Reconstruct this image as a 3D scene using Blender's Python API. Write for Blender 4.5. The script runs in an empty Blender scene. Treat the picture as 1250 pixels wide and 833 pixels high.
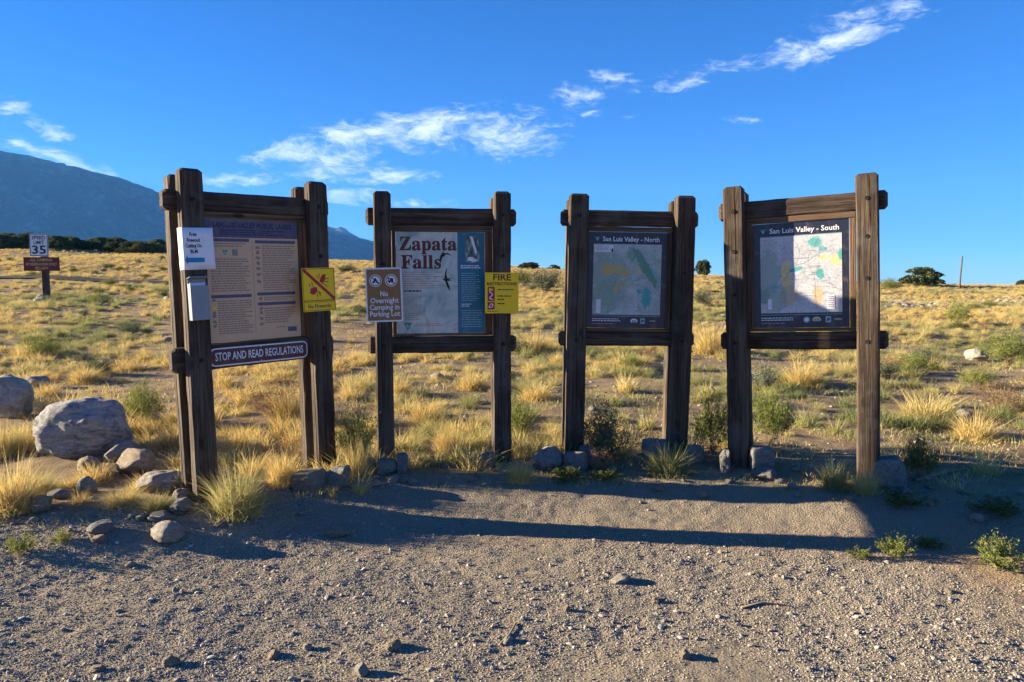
import bpy, bmesh, math, random
import numpy as np
from mathutils import Vector, Matrix, Euler
R = math.radians
rng = np.random.default_rng(7)
random.seed(7)
sc = bpy.context.scene
COL = sc.collection

# ------------------------------------------------------------------ camera
EYE, PITCH, FPX = 1.6, -4.5, 900.0
cd = bpy.data.cameras.new('camera'); cam = bpy.data.objects.new('camera', cd); COL.objects.link(cam)
cd.sensor_width = 36; cd.lens = FPX / 1250 * 36; cd.clip_start = 0.05; cd.clip_end = 30000
cam.location = (0, 0, EYE); cam.rotation_euler = (R(90 + PITCH), 0, 0)
sc.camera = cam

# ------------------------------------------------------------------ light
SUN_EL, SUN_A = 13.2, 6.8           # elevation; degrees behind the left-right line
sun_dir = Vector((-math.cos(R(SUN_EL)) * math.cos(R(SUN_A)), math.cos(R(SUN_EL)) * math.sin(R(SUN_A)), math.sin(R(SUN_EL))))
sl = bpy.data.lights.new('sun', 'SUN'); so = bpy.data.objects.new('sun', sl); COL.objects.link(so)
sl.energy = 5.0; sl.angle = R(0.5); sl.color = (1.0, 0.84, 0.60)
so.rotation_euler = sun_dir.to_track_quat('Z', 'Y').to_euler(); so.location = (-20, 0, 20)
sc.view_settings.view_transform = 'Standard'; sc.view_settings.look = 'None'
sc.view_settings.exposure = 2.35; sc.view_settings.gamma = 1.0
SKY_STRENGTH = 0.05

# ------------------------------------------------------------------ node helpers
def N(nt, typ, **kw):
    n = nt.nodes.new(typ)
    for k, v in kw.items():
        if k == 'inp':
            for kk, vv in v.items():
                s = n.inputs[kk]
                if isinstance(vv, bpy.types.NodeSocket): nt.links.new(vv, s)
                else: s.default_value = vv
        else: setattr(n, k, v)
    return n
def M2(nt, op, a, b=None, c=None, clamp=False):
    n = nt.nodes.new('ShaderNodeMath'); n.operation = op; n.use_clamp = clamp
    for i, v in enumerate((a, b, c)):
        if v is None: continue
        if isinstance(v, bpy.types.NodeSocket): nt.links.new(v, n.inputs[i])
        else: n.inputs[i].default_value = v
    return n.outputs[0]
def MIX(nt, f, a, b, mode='MIX'):
    n = nt.nodes.new('ShaderNodeMix'); n.data_type = 'RGBA'; n.blend_type = mode
    for s, v in ((n.inputs[0], f), (n.inputs[6], a), (n.inputs[7], b)):
        if isinstance(v, bpy.types.NodeSocket): nt.links.new(v, s)
        elif isinstance(v, (int, float)): s.default_value = v
        else: s.default_value = (*v[:3], 1)
    return n.outputs[2]
def RAMP(nt, f, stops, interp='LINEAR'):
    n = nt.nodes.new('ShaderNodeValToRGB'); n.color_ramp.interpolation = interp
    e = n.color_ramp.elements
    while len(e) < len(stops): e.new(0.5)
    for i, (p, c) in enumerate(stops):
        e[i].position = p; e[i].color = (*c, 1) if not isinstance(c, (int, float)) else (c, c, c, 1)
    nt.links.new(f, n.inputs[0]); return n.outputs[0]
def NOISE(nt, vec, scale, detail=4, rough=.55, lac=2.0, dist=0):
    n = nt.nodes.new('ShaderNodeTexNoise'); n.inputs['Scale'].default_value = scale; n.inputs['Detail'].default_value = detail
    n.inputs['Roughness'].default_value = rough; n.inputs['Distortion'].default_value = dist
    if vec is not None: nt.links.new(vec, n.inputs['Vector'])
    return n.outputs[0]
def MAPV(nt, vec, scale=(1, 1, 1), loc=(0, 0, 0), rot=(0, 0, 0), typ='POINT'):
    n = nt.nodes.new('ShaderNodeMapping'); n.vector_type = typ
    n.inputs['Scale'].default_value = scale; n.inputs['Location'].default_value = loc; n.inputs['Rotation'].default_value = rot
    nt.links.new(vec, n.inputs['Vector']); return n.outputs[0]
def SMOOTH(nt, v, a, b):
    n = nt.nodes.new('ShaderNodeMapRange'); n.interpolation_type = 'SMOOTHSTEP'
    nt.links.new(v, n.inputs['Value']); n.inputs['From Min'].default_value = a; n.inputs['From Max'].default_value = b
    return n.outputs[0]
def new_mat(name):
    m = bpy.data.materials.new(name); m.use_nodes = True; nt = m.node_tree
    return m, nt, nt.nodes['Principled BSDF'], nt.nodes['Material Output']
def OBJC(nt): return nt.nodes.new('ShaderNodeTexCoord').outputs['Object']
def ATTR(nt, name, typ='GEOMETRY'):
    n = nt.nodes.new('ShaderNodeAttribute'); n.attribute_name = name; n.attribute_type = typ; return n
def BUMP(nt, h, strength, dist, bs):
    n = nt.nodes.new('ShaderNodeBump'); n.inputs['Strength'].default_value = strength; n.inputs['Distance'].default_value = dist
    nt.links.new(h, n.inputs['Height']); nt.links.new(n.outputs[0], bs.inputs['Normal']); return n

# ------------------------------------------------------------------ pixel rays (photograph 1250 x 833)
_c, _s = math.cos(R(PITCH)), math.sin(R(PITCH))
def ray(px, py):
    u = (px - 625) / FPX; v = (416.5 - py) / FPX
    return np.array([u, _c - v * _s, _s + v * _c])

# ------------------------------------------------------------------ sky
world = bpy.data.worlds.new('World'); sc.world = world; world.use_nodes = True
wt = world.node_tree
bg = wt.nodes['Background']
sky = N(wt, 'ShaderNodeTexSky', sky_type='NISHITA', sun_disc=False, sun_elevation=R(SUN_EL), sun_rotation=R(-90 + SUN_A), altitude=2700, air_density=.95, dust_density=0.05, ozone_density=3.0)
hs = N(wt, 'ShaderNodeHueSaturation', inp={'Saturation': 1.25, 'Value': 1.0, 'Color': sky.outputs[0]})
skyc = MIX(wt, 1.0, hs.outputs[0], (0.43, 0.60, 0.90), 'MULTIPLY')
dirv = wt.nodes.new('ShaderNodeTexCoord').outputs['Generated']
sep = N(wt, 'ShaderNodeSeparateXYZ', inp={0: dirv})
az = M2(wt, 'ARCTAN2', sep.outputs[0], sep.outputs[1])
el = M2(wt, 'ARCSINE', sep.outputs[2])
comb = N(wt, 'ShaderNodeCombineXYZ', inp={0: az, 1: el})
clouds = [  # px, py, half width, half height, tilt (deg, up to the right), strength
    (430, 168, 60, 18, 8, 1), (520, 155, 85, 23, 5, 1), (612, 166, 68, 26, -6, .8), (470, 158, 60, 14, 10, 1),
    (352, 190, 48, 14, 6, .95), (408, 200, 62, 18, 4, .9), (485, 213, 46, 12, -4, .9), (440, 222, 40, 8, 0, .7), (282, 219, 48, 9, 2, .8), (420, 239, 55, 9, 0, .8), (505, 251, 42, 6, 0, .7),
    (375, 215, 40, 9, 4, .6), (1030, 44, 76, 18, 14, .9), (980, 62, 55, 17, 6, .85), (1052, 14, 48, 10, 4, .55), (895, 73, 38, 12, 8, .55), (940, 66, 40, 9, 6, .45),
    (827, 103, 36, 12, 4, .65), (750, 98, 28, 12, -10, .65), (703, 117, 32, 14, 12, .75), (727, 133, 14, 6, 0, .6), (905, 145, 28, 5, -6, .6), (775, 139, 18, 6, 8, .5),
    (690, 153, 25, 6, 0, .5), (850, 88, 60, 8, 6, .35), (12, 127, 20, 10, 4, .85), (60, 157, 24, 11, -6, .8), (22, 180, 26, 9, -8, .7), (70, 193, 46, 11, -10, .9), (130, 212, 34, 6, -14, .8), (640, 140, 60, 14, 0, .4),
    (1700, 90, 260, 40, 4, .8), (2150, 180, 300, 40, -3, .8), (-500, 60, 260, 40, 6, .7), (-900, 200, 220, 30, 4, .7)]
mask = None
wn = NOISE(wt, MAPV(wt, comb.outputs[0], (9, 20, 1)), 1.0, 3, .5)
wn2 = NOISE(wt, MAPV(wt, comb.outputs[0], (9, 20, 1), (7, 3, 1)), 1.0, 3, .5)
warp = N(wt, 'ShaderNodeCombineXYZ', inp={0: M2(wt, 'MULTIPLY_ADD', wn, .07, -.035), 1: M2(wt, 'MULTIPLY_ADD', wn2, .03, -.015)})
wv = N(wt, 'ShaderNodeVectorMath', operation='ADD', inp={0: comb.outputs[0], 1: warp.outputs[0]}).outputs[0]
for (px, py, hw, hh, tl, st) in clouds:
    d = ray(px, py)
    if px > 1400 or px < -400:
        a0 = (px - 625) / 900.0; e0 = math.radians(12 + (py % 70) * .3)
    else:
        a0 = math.atan2(d[0], d[1]); e0 = math.asin(d[2] / np.linalg.norm(d))
    v = MAPV(wt, wv, (1.45 * hw / 900, 1.5 * hh / 900, 1), (a0, e0, 0), (0, 0, R(tl)), 'TEXTURE')
    g = N(wt, 'ShaderNodeTexGradient', gradient_type='SPHERICAL', inp={0: v}).outputs['Fac']
    g = M2(wt, 'MULTIPLY', g, st)
    mask = g if mask is None else M2(wt, 'MAXIMUM', mask, g)
cn = NOISE(wt, MAPV(wt, wv, (26, 62, 1), (3, 5, 0)), 1.0, 8, .62, dist=.3)
cn2 = NOISE(wt, MAPV(wt, wv, (75, 190, 1), (1, 2, 0)), 1.0, 7, .66, dist=.4)
dens = M2(wt, 'ADD', M2(wt, 'MULTIPLY', mask, 1.5), M2(wt, 'MULTIPLY_ADD', cn, 2.5, -1.58))
dens = M2(wt, 'ADD', dens, M2(wt, 'MULTIPLY_ADD', cn2, 1.3, -.65))
alpha = M2(wt, 'MULTIPLY', SMOOTH(wt, dens, -.05, 1.45), M2(wt, 'GREATER_THAN', mask, 0.0))
alpha = M2(wt, 'MULTIPLY', alpha, SMOOTH(wt, mask, 0.0, .25))
CLOUD = (4.6, 5.0, 5.6)
final = MIX(wt, alpha, skyc, CLOUD)
wt.links.new(final, bg.inputs['Color']); bg.inputs['Strength'].default_value = SKY_STRENGTH

# ------------------------------------------------------------------ noise and terrain
def _hash(ix, iy, seed):
    h = (ix.astype(np.int64) * 374761393 + iy.astype(np.int64) * 668265263 + seed * 1442695041) & 0xFFFFFFFF
    h = ((h ^ (h >> 13)) * 1274126177) & 0xFFFFFFFF
    return ((h ^ (h >> 16)) & 0xFFFF) / 65535.0
def vnoise(x, y, seed=0):
    x = np.asarray(x, float); y = np.asarray(y, float)
    ix = np.floor(x); iy = np.floor(y); fx = x - ix; fy = y - iy
    ux = fx * fx * (3 - 2 * fx); uy = fy * fy * (3 - 2 * fy)
    a = _hash(ix, iy, seed); b = _hash(ix + 1, iy, seed); c = _hash(ix, iy + 1, seed); d = _hash(ix + 1, iy + 1, seed)
    return (a + (b - a) * ux) * (1 - uy) + (c + (d - c) * ux) * uy - .5
def fbm(x, y, seed=0, o=4):
    r = 0; a = 1
    for i in range(o):
        r = r + a * vnoise(x, y, seed + i * 17); x = x * 2.03 + 11.3; y = y * 2.03 + 5.7; a *= .5
    return r
_ty = np.concatenate([np.arange(-20, 130, .25), np.geomspace(130, 9000, 200)])
def _table(pts):
    p = np.array(pts, float); v = np.interp(_ty, p[:, 0], p[:, 1]); k = 17
    vv = np.pad(v, k // 2, mode='edge'); return np.convolve(vv, np.ones(k) / k, 'valid')
_L = _table([(-20, 0), (7, 0), (12, .25), (25, 1.13), (32, 1.72), (60, 4.05), (90, 6.2), (120, 7.8), (200, 5), (400, -5), (1500, -45), (9000, -46)])
_Rr = _table([(-20, 0), (7, 0), (12, .08), (20, .38), (40, .8), (62, 1.3), (100, .5), (200, -4), (400, -12), (1500, -45), (9000, -46)])
def sstep(a, b, v):
    t = np.clip((v - a) / (b - a), 0, 1); return t * t * (3 - 2 * t)
_ex = [-9, -4.2, -3.2, -2.5, -1.9, -1.4, -.5, .4, 1.2, 2.0, 2.8, 3.6, 5, 9]
_ey = [4.6, 4.75, 4.95, 5.1, 5.35, 5.75, 6.05, 6.15, 6.2, 6.0, 5.65, 5.5, 5.45, 5.4]
def edge_y(x): return np.interp(x, _ex, _ey)
def lot_mask(x, y):
    e = edge_y(x) + .22 * fbm(np.asarray(x) * 1.7, np.asarray(y) * 1.7, 5, 4)
    return 1 - sstep(-.14, .16, y - e)
def terrain(x, y, micro=True):
    x = np.asarray(x, float); y = np.asarray(y, float)
    t = np.clip((x / np.maximum(y, 4) + .63) / 1.27, 0, 1)
    z = np.interp(y, _ty, _L) * (1 - t) + np.interp(y, _ty, _Rr) * t
    far = sstep(8, 16, y)
    z = z + far * (.30 * fbm(x / 9, y / 9, 21, 3) + .06 * fbm(x / 1.1, y / 1.1, 22, 3)) * (1 - sstep(150, 300, y) * .0)
    z = z - .125 * (1 - sstep(-1.05, -.10, y - edge_y(x)))      # the pull-off falls gently towards the viewer
    if micro:
        e = edge_y(x); lot = lot_mask(x, y)
        z = z + (1 - lot) * (1 - far) * .05 * (fbm(x / .5, y / .5, 31, 4) + .4)            # lumpy soil at the field edge
        z = z + .05 * np.exp(-((y - e - .25) / .28) ** 2) * (vnoise(x / 1.1, y / 1.1, 33) + .55)   # low berm along the edge
        z = z + lot * (.022 * fbm(x / .9, y / .7, 41, 2) + .010 * fbm(x / .25, y / .22, 42, 3) + .009 * fbm(x / .055, y / .055, 43, 2))
        # worn wheel scuffs
        c = .80 * (x - 1.35) + .60 * (y - 3.5); l = -.60 * (x - 1.35) + .80 * (y - 3.5)
        z = z + .0035 * np.sin(c / .062 * 6.283 + 1.5 * vnoise(x * 3, y * 3, 44)) * np.exp(-(c / .17) ** 4) * np.clip(.6 + 1.6 * vnoise(l * 2.2, c * 2, 45), 0, 1) * sstep(-1.1, -.7, l) * (1 - sstep(.35, .7, l)) * lot
    return z
def tz(x, y): return float(terrain(np.array([x]), np.array([y]))[0])
def hit(px, py, tmax=400):
    d = ray(px, py); t = np.concatenate([np.arange(1.5, 12, .01), np.arange(12, 60, .05), np.arange(60, tmax, .25)])
    X = d[0] * t; Y = d[1] * t; Z = EYE + d[2] * t
    below = np.nonzero(Z < terrain(X, Y))[0]
    i = below[0] if len(below) else len(t) - 1
    return Vector((X[i], Y[i], tz(X[i], Y[i])))
def at_depth(px, Y):
    x = (px - 625) / FPX * Y * 1.0
    return Vector((x, Y, tz(x, Y)))

# ------------------------------------------------------------------ object helpers
def tag(o, label=None, cat=None, group=None, kind=None):
    if label: o['label'] = label
    if cat: o['category'] = cat
    if group: o['group'] = group
    if kind: o['kind'] = kind
    return o
def empty(name, loc=(0, 0, 0), rot=(0, 0, 0)):
    o = bpy.data.objects.new(name, None); COL.objects.link(o); o.location = loc; o.rotation_euler = rot
    o.empty_display_size = .1; return o
def link(name, me, mats=None, parent=None, loc=(0, 0, 0), rot=(0, 0, 0), scale=None, col=None):
    o = bpy.data.objects.new(name, me); (col or COL).objects.link(o)
    if mats is not None and len(me.materials) == 0:
        for m in (mats if isinstance(mats, (list, tuple)) else [mats]): me.materials.append(m)
    o.location = loc; o.rotation_euler = rot
    if scale is not None: o.scale = scale if hasattr(scale, '__len__') else (scale,) * 3
    if parent: o.parent = parent
    return o
def mesh(name, v, f, smooth=False):
    me = bpy.data.meshes.new(name); me.from_pydata([tuple(p) for p in v], [], f); me.update()
    if smooth: me.polygons.foreach_set('use_smooth', [True] * len(me.polygons))
    return me
def fast_mesh(name, verts, faces, smooth=False):
    """verts (n,3) array; faces: list of (k, (m,k) array) polygon blocks"""
    me = bpy.data.meshes.new(name)
    nl = sum(a.size for _, a in faces); nf = sum(len(a) for _, a in faces)
    me.vertices.add(len(verts)); me.vertices.foreach_set('co', np.ascontiguousarray(verts, dtype=np.float32).ravel())
    me.loops.add(nl); me.polygons.add(nf)
    me.loops.foreach_set('vertex_index', np.concatenate([a.ravel() for _, a in faces]).astype(np.int32))
    tot = np.concatenate([np.full(len(a), k) for k, a in faces]).astype(np.int32)
    me.polygons.foreach_set('loop_start', (np.cumsum(tot) - tot).astype(np.int32))
    me.polygons.foreach_set('loop_total', tot)
    if smooth: me.polygons.foreach_set('use_smooth', np.ones(nf, dtype=bool))
    me.update(calc_edges=True); return me
def bm_mesh(name, bm, smooth=False):
    me = bpy.data.meshes.new(name); bm.to_mesh(me); bm.free()
    if smooth: me.polygons.foreach_set('use_smooth', [True] * len(me.polygons))
    return me
def box_mesh(name, sx, sy, sz, bev=0.0, seg=1, centre=(0, 0, 0)):
    bm = bmesh.new(); bmesh.ops.create_cube(bm, size=1)
    for v in bm.verts: v.co = Vector((v.co.x * sx, v.co.y * sy, v.co.z * sz))
    if bev: bmesh.ops.bevel(bm, geom=bm.edges[:], offset=bev, segments=seg, affect='EDGES', profile=.5)
    for v in bm.verts: v.co += Vector(centre)
    return bm_mesh(name, bm)
def timber_mesh(name, L, w, d, cham, seed, axis='z', nseg=16, rough=.0035, endch=.022):
    """rough sawn timber along +axis from 0 to L, chamfered edges and ends, slightly uneven, with split cracks"""
    r = np.random.default_rng(seed); hw, hd = w / 2, d / 2
    prof = []
    for sx, sy, o in ((1, -1, 0), (1, 1, 1), (-1, 1, 0), (-1, -1, 1)):
        a = (sx * (hw - cham), sy * hd); b = (sx * hw, sy * (hd - cham))
        prof += [a, b] if o == 0 else [b, a]
    # mid points on each long side plus a narrow crack groove on the wide faces
    full = []
    n = len(prof)
    for i in range(n):
        a, b = np.array(prof[i]), np.array(prof[(i + 1) % n]); full.append((a, 0))
        if i % 2 == 1:
            t = r.uniform(.3, .7)
            nrm = np.array([b[1] - a[1], -(b[0] - a[0])]); nrm /= np.linalg.norm(nrm)
            cw = .0035 / np.linalg.norm(b - a)
            full += [(a + (b - a) * (t - cw), 0), (a + (b - a) * t - 0 * nrm, 1), (a + (b - a) * (t + cw), 0)]
    P = np.array([p for p, _ in full]); crack = np.array([c for _, c in full]); m = len(P)
    zs = np.concatenate([[0, endch], np.linspace(endch, L - endch, nseg + 2)[1:-1], [L - endch, L]])
    V = []
    wob = r.normal(0, rough, (4, 2)); ph = r.uniform(0, 6, 4)
    crk = np.repeat(r.uniform(0, 1, 8), 1)
    for k, z in enumerate(zs):
        s = 1.0
        Q = P.copy()
        if k in (0, len(zs) - 1):
            Q = P * np.array([(hw - endch) / hw, (hd - endch) / hd])
        else:
            depth = .009 * max(0, math.sin(z * 2.1 + ph[0]) + .25)
            for j in range(m):
                if crack[j]:
                    Q[j] *= (1 - depth / np.linalg.norm(Q[j]) * 1.0)
            Q = Q + r.normal(0, rough * .35, Q.shape) + wob[0] * math.sin(z * 1.7 + ph[1])
        if axis == 'z': V += [(q[0], q[1], z) for q in Q]
        else: V += [(z, q[0] * 0 + q[1], q[0]) for q in Q]
    F = []
    for k in range(len(zs) - 1):
        for j in range(m):
            a = k * m + j; b = k * m + (j + 1) % m; F.append((a, b, b + m, a + m))
    F.append(tuple(range(m - 1, -1, -1))); F.append(tuple((len(zs) - 1) * m + j for j in range(m)))
    if axis != 'z': F = [tuple(reversed(f)) for f in F]
    me = mesh(name, V, F); bm = bmesh.new(); bm.from_mesh(me); bmesh.ops.recalc_face_normals(bm, faces=bm.faces[:]); bm.to_mesh(me); bm.free()
    return me
def tube_mesh(name, pts, radii, k=6):
    pts = [Vector(p) for p in pts]; V = []; F = []
    for i, p in enumerate(pts):
        t = (pts[min(i + 1, len(pts) - 1)] - pts[max(i - 1, 0)]).normalized()
        a = t.orthogonal().normalized(); b = t.cross(a)
        for j in range(k):
            an = 2 * math.pi * j / k; V.append(p + (a * math.cos(an) + b * math.sin(an)) * radii[i])
    for i in range(len(pts) - 1):
        for j in range(k):
            F.append((i * k + j, i * k + (j + 1) % k, (i + 1) * k + (j + 1) % k, (i + 1) * k + j))
    F.append(tuple(range(k - 1, -1, -1))); F.append(tuple((len(pts) - 1) * k + j for j in range(k)))
    return mesh(name, V, F, True)

# ------------------------------------------------------------------ materials
def flat(name, col, rough=.6, spec=.3, var=.06, metal=0, bump=0):
    m, nt, b, o = new_mat(name)
    n = NOISE(nt, OBJC(nt), 9, 5)
    c = MIX(nt, n, [x * (1 - var) for x in col], [min(1, x * (1 + var)) for x in col])
    oc = OBJC(nt); dust = SMOOTH(nt, NOISE(nt, oc, 14, 6, .7, dist=.6), .50, .72); streak = SMOOTH(nt, NOISE(nt, MAPV(nt, oc, (60, 60, 5)), 1, 4, .6), .56, .72)
    c = MIX(nt, M2(nt, 'MULTIPLY', dust, .16), c, (.42, .36, .28)); c = MIX(nt, M2(nt, 'MULTIPLY', streak, .14), c, [x * .45 for x in col])
    nt.links.new(c, b.inputs['Base Color']); b.inputs['Roughness'].default_value = rough
    b.inputs['Specular IOR Level'].default_value = spec; b.inputs['Metallic'].default_value = metal
    return m
def wood_mat(name, axis, base=(.044, .030, .020), light=(.165, .117, .077)):
    m, nt, b, o = new_mat(name)
    oc = OBJC(nt); rnd = nt.nodes.new('ShaderNodeObjectInfo').outputs['Random']
    off = N(nt, 'ShaderNodeVectorMath', operation='ADD', inp={0: oc, 1: N(nt, 'ShaderNodeCombineXYZ', inp={0: M2(nt, 'MULTIPLY', rnd, 37), 1: M2(nt, 'MULTIPLY', rnd, 11), 2: M2(nt, 'MULTIPLY', rnd, 23)}).outputs[0]}).outputs[0]
    st = {'z': (70, 70, 2.2), 'x': (2.2, 70, 70)}[axis]; st2 = {'z': (240, 240, 3), 'x': (3, 240, 240)}[axis]; st3 = {'z': (16, 16, 1.0), 'x': (1.0, 16, 16)}[axis]
    g1 = NOISE(nt, MAPV(nt, off, st), 1, 5, .6, dist=.4); g2 = NOISE(nt, MAPV(nt, off, st2), 1, 3, .6); g3 = NOISE(nt, MAPV(nt, off, st3), 1, 4, .5)
    blotch = NOISE(nt, off, 3.2, 4, .6)
    f = M2(nt, 'ADD', M2(nt, 'MULTIPLY', g1, .55), M2(nt, 'MULTIPLY', g3, .45))
    c = RAMP(nt, f, [(.30, [x * .45 for x in base]), (.47, base), (.58, [(a + c2) / 2 for a, c2 in zip(base, light)]), (.72, light)])
    c = MIX(nt, M2(nt, 'MULTIPLY', SMOOTH(nt, g2, .60, .72), .5), c, [x * 1.6 for x in light])
    c = MIX(nt, M2(nt, 'MULTIPLY', SMOOTH(nt, g2, .40, .30), .7), c, (.012, .008, .006))
    c = MIX(nt, M2(nt, 'MULTIPLY', SMOOTH(nt, blotch, .45, .72), .55), c, (.13, .112, .092))
    knot = N(nt, 'ShaderNodeTexVoronoi', feature='F1', inp={'Vector': MAPV(nt, off, {'z': (7, 7, 2.4), 'x': (2.4, 7, 7)}[axis]), 'Scale': 1.0}).outputs['Distance']
    c = MIX(nt, M2(nt, 'MULTIPLY', SMOOTH(nt, knot, .16, .06), .85), c, (.018, .012, .008))
    nt.links.new(c, b.inputs['Base Color']); b.inputs['Roughness'].default_value = .82; b.inputs['Specular IOR Level'].default_value = .25
    h = M2(nt, 'ADD', M2(nt, 'MULTIPLY', g1, .7), M2(nt, 'MULTIPLY', g2, .5))
    BUMP(nt, h, 1.0, .010, b)
    return m
WOOD_Z = wood_mat('weathered_timber_upright', 'z'); WOOD_X = wood_mat('weathered_timber_level', 'x')
TRIM_Z = wood_mat('trim_wood_upright', 'z', (.12, .065, .032), (.26, .16, .09)); TRIM_X = wood_mat('trim_wood_level', 'x', (.12, .065, .032), (.26, .16, .09))
BOLT = flat('rusted_bolt', (.012, .010, .009), .7)

def rock_mat(name, a, b_, scale=6, speck=60, band=0):
    m, nt, b, o = new_mat(name); oc = OBJC(nt)
    rnd = nt.nodes.new('ShaderNodeObjectInfo').outputs['Random']
    off = N(nt, 'ShaderNodeVectorMath', operation='ADD', inp={0: oc, 1: N(nt, 'ShaderNodeCombineXYZ', inp={0: M2(nt, 'MULTIPLY', rnd, 50), 1: M2(nt, 'MULTIPLY', rnd, 31)}).outputs[0]}).outputs[0]
    n1 = NOISE(nt, off, scale, 8, .68, dist=.6); n2 = NOISE(nt, off, speck, 4, .7)
    if band:
        nb = NOISE(nt, MAPV(nt, off, (5, 5, 17), rot=(.5, .35, 0)), 1, 6, .62, dist=1.1)
        n1 = M2(nt, 'ADD', M2(nt, 'MULTIPLY', n1, .45), M2(nt, 'MULTIPLY', nb, .55))
    n1 = M2(nt, 'ADD', M2(nt, 'MULTIPLY', n1, .75), M2(nt, 'MULTIPLY', NOISE(nt, off, scale * 5, 6, .7, dist=.4), .25))
    c = RAMP(nt, n1, [(.40, a), (.5, [(x + y) / 2 for x, y in zip(a, b_)]), (.60, b_)])
    c = MIX(nt, M2(nt, 'MULTIPLY', SMOOTH(nt, n2, .55, .72), .55), c, [x * .3 for x in a])
    c = MIX(nt, M2(nt, 'MULTIPLY', SMOOTH(nt, n2, .42, .28), .45), c, [min(.7, x * 1.5) for x in b_])
    nt.links.new(c, b.inputs['Base Color']); b.inputs['Roughness'].default_value = .88; b.inputs['Specular IOR Level'].default_value = .25
    BUMP(nt, M2(nt, 'ADD', M2(nt, 'ADD', n1, M2(nt, 'MULTIPLY', n2, .5)), M2(nt, 'MULTIPLY', NOISE(nt, off, scale * 4, 6, .7), .8)), 1.0, .035, b)
    return m
ROCK_GREY = rock_mat('banded_grey_granite', (.13, .135, .135), (.52, .50, .46), 5, 70, 1)
ROCK_PALE = rock_mat('pale_granite', (.32, .285, .225), (.60, .55, .46), 7, 90)
ROCK_TAN = rock_mat('tan_fieldstone', (.30, .24, .165), (.54, .45, .33), 9, 100)
ROCK_BLUE = rock_mat('grey_fieldstone', (.22, .21, .19), (.45, .425, .37), 8, 100)
ROCKS = dict(g=ROCK_GREY, p=ROCK_PALE, t=ROCK_TAN, b=ROCK_BLUE)
def gravel_mat():
    m, nt, b, o = new_mat('gravel_stone'); t = ATTR(nt, 'tint', 'INSTANCER').outputs['Fac']
    rnd = nt.nodes.new('ShaderNodeObjectInfo').outputs['Random']; oc = OBJC(nt)
    c = RAMP(nt, rnd, [(0, (.08, .075, .065)), (.2, (.17, .155, .125)), (.5, (.33, .28, .205)), (.8, (.42, .35, .25)), (1, (.66, .60, .50))])
    c = MIX(nt, M2(nt, 'MULTIPLY', t, .4), c, (.34, .26, .165))
    c = MIX(nt, .25, c, RAMP(nt, NOISE(nt, oc, 4, 4), [(.3, .1), (.7, .45)]))
    nt.links.new(c, b.inputs['Base Color']); b.inputs['Roughness'].default_value = .9; b.inputs['Specular IOR Level'].default_value = .2
    return m
GRAVEL = gravel_mat()

def foliage(name, stops, trans=.3, per=.35, gloss=.12):
    """stops: colour along tint 0..1; 'bl' varies per blade or leaf"""
    m, nt, b, o = new_mat(name)
    t = ATTR(nt, 'tint', 'INSTANCER').outputs['Fac']; bl = ATTR(nt, 'bl').outputs['Fac']
    rnd = nt.nodes.new('ShaderNodeObjectInfo').outputs['Random']
    f = M2(nt, 'ADD', t, M2(nt, 'MULTIPLY_ADD', rnd, .16, -.08))
    f = M2(nt, 'ADD', f, M2(nt, 'MULTIPLY_ADD', bl, per, -per / 2), clamp=True)
    c = RAMP(nt, f, stops)
    hsv = N(nt, 'ShaderNodeHueSaturation', inp={'Color': c, 'Value': M2(nt, 'MULTIPLY_ADD', bl, .5, .75)}).outputs[0]
    nt.nodes.remove(b)
    d = N(nt, 'ShaderNodeBsdfDiffuse', inp={0: hsv}); tr = N(nt, 'ShaderNodeBsdfTranslucent', inp={0: hsv})
    mx = N(nt, 'ShaderNodeMixShader', inp={0: trans, 1: d.outputs[0], 2: tr.outputs[0]})
    nt.links.new(mx.outputs[0], o.inputs[0]); return m
STRAW = foliage('dry_grass_blade', [(0, (.56, .41, .15)), (.25, (.66, .52, .215)), (.45, (.56, .47, .19)), (.66, (.34, .335, .135)), (1, (.17, .20, .085))], .35)
SAGE = foliage('sage_leaf', [(0, (.13, .15, .07)), (.5, (.15, .17, .09)), (1, (.20, .22, .15))], .25)
GREENL = foliage('green_leaf', [(0, (.09, .115, .032)), (.5, (.17, .20, .055)), (1, (.30, .30, .085))], .3)
RUSSET = foliage('russet_brush', [(0, (.20, .10, .05)), (.5, (.24, .14, .07)), (1, (.30, .20, .10))], .25)
JUNI = foliage('juniper_needle', [(0, (.04, .056, .022)), (.5, (.10, .12, .048)), (1, (.17, .185, .075))], .15)
BARK = flat('grey_bark', (.12, .09, .065), .9, var=.3)
TWIG = flat('dry_twig', (.30, .22, .14), .9, var=.3)

# ------------------------------------------------------------------ ground: one sheet, fine near the camera
def grow(start, step, ratio, end):
    out = []; v = start
    while v < end:
        v += step; step *= ratio; out.append(v)
    out[-1] = end; return out
xd = list(np.arange(-5.2, 5.21, .024)); gx = grow(5.2, .03, 1.085, 5500)
XS = np.array([-v for v in reversed(gx)] + xd + gx)
yd = list(np.arange(2.3, 7.0, .022)); yu = grow(7.0, .024, 1.028, 70); yu2 = grow(70, 2, 1.09, 5600); ydn = [2.3 - (v - 2.3) for v in grow(2.3, .05, 1.2, 302.3)]
YS = np.array(list(reversed(ydn)) + yd + yu + yu2)
GX, GY = np.meshgrid(XS, YS)
gx1, gy1 = GX.ravel(), GY.ravel(); gz1 = terrain(gx1, gy1)
nx, ny = len(XS), len(YS)
idx = (np.arange(ny - 1)[:, None] * nx + np.arange(nx - 1)[None, :]).ravel()
gme = fast_mesh('ground', np.stack([gx1, gy1, gz1], 1), [(4, np.stack([idx, idx + 1, idx + nx + 1, idx + nx], 1))], True)
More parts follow.
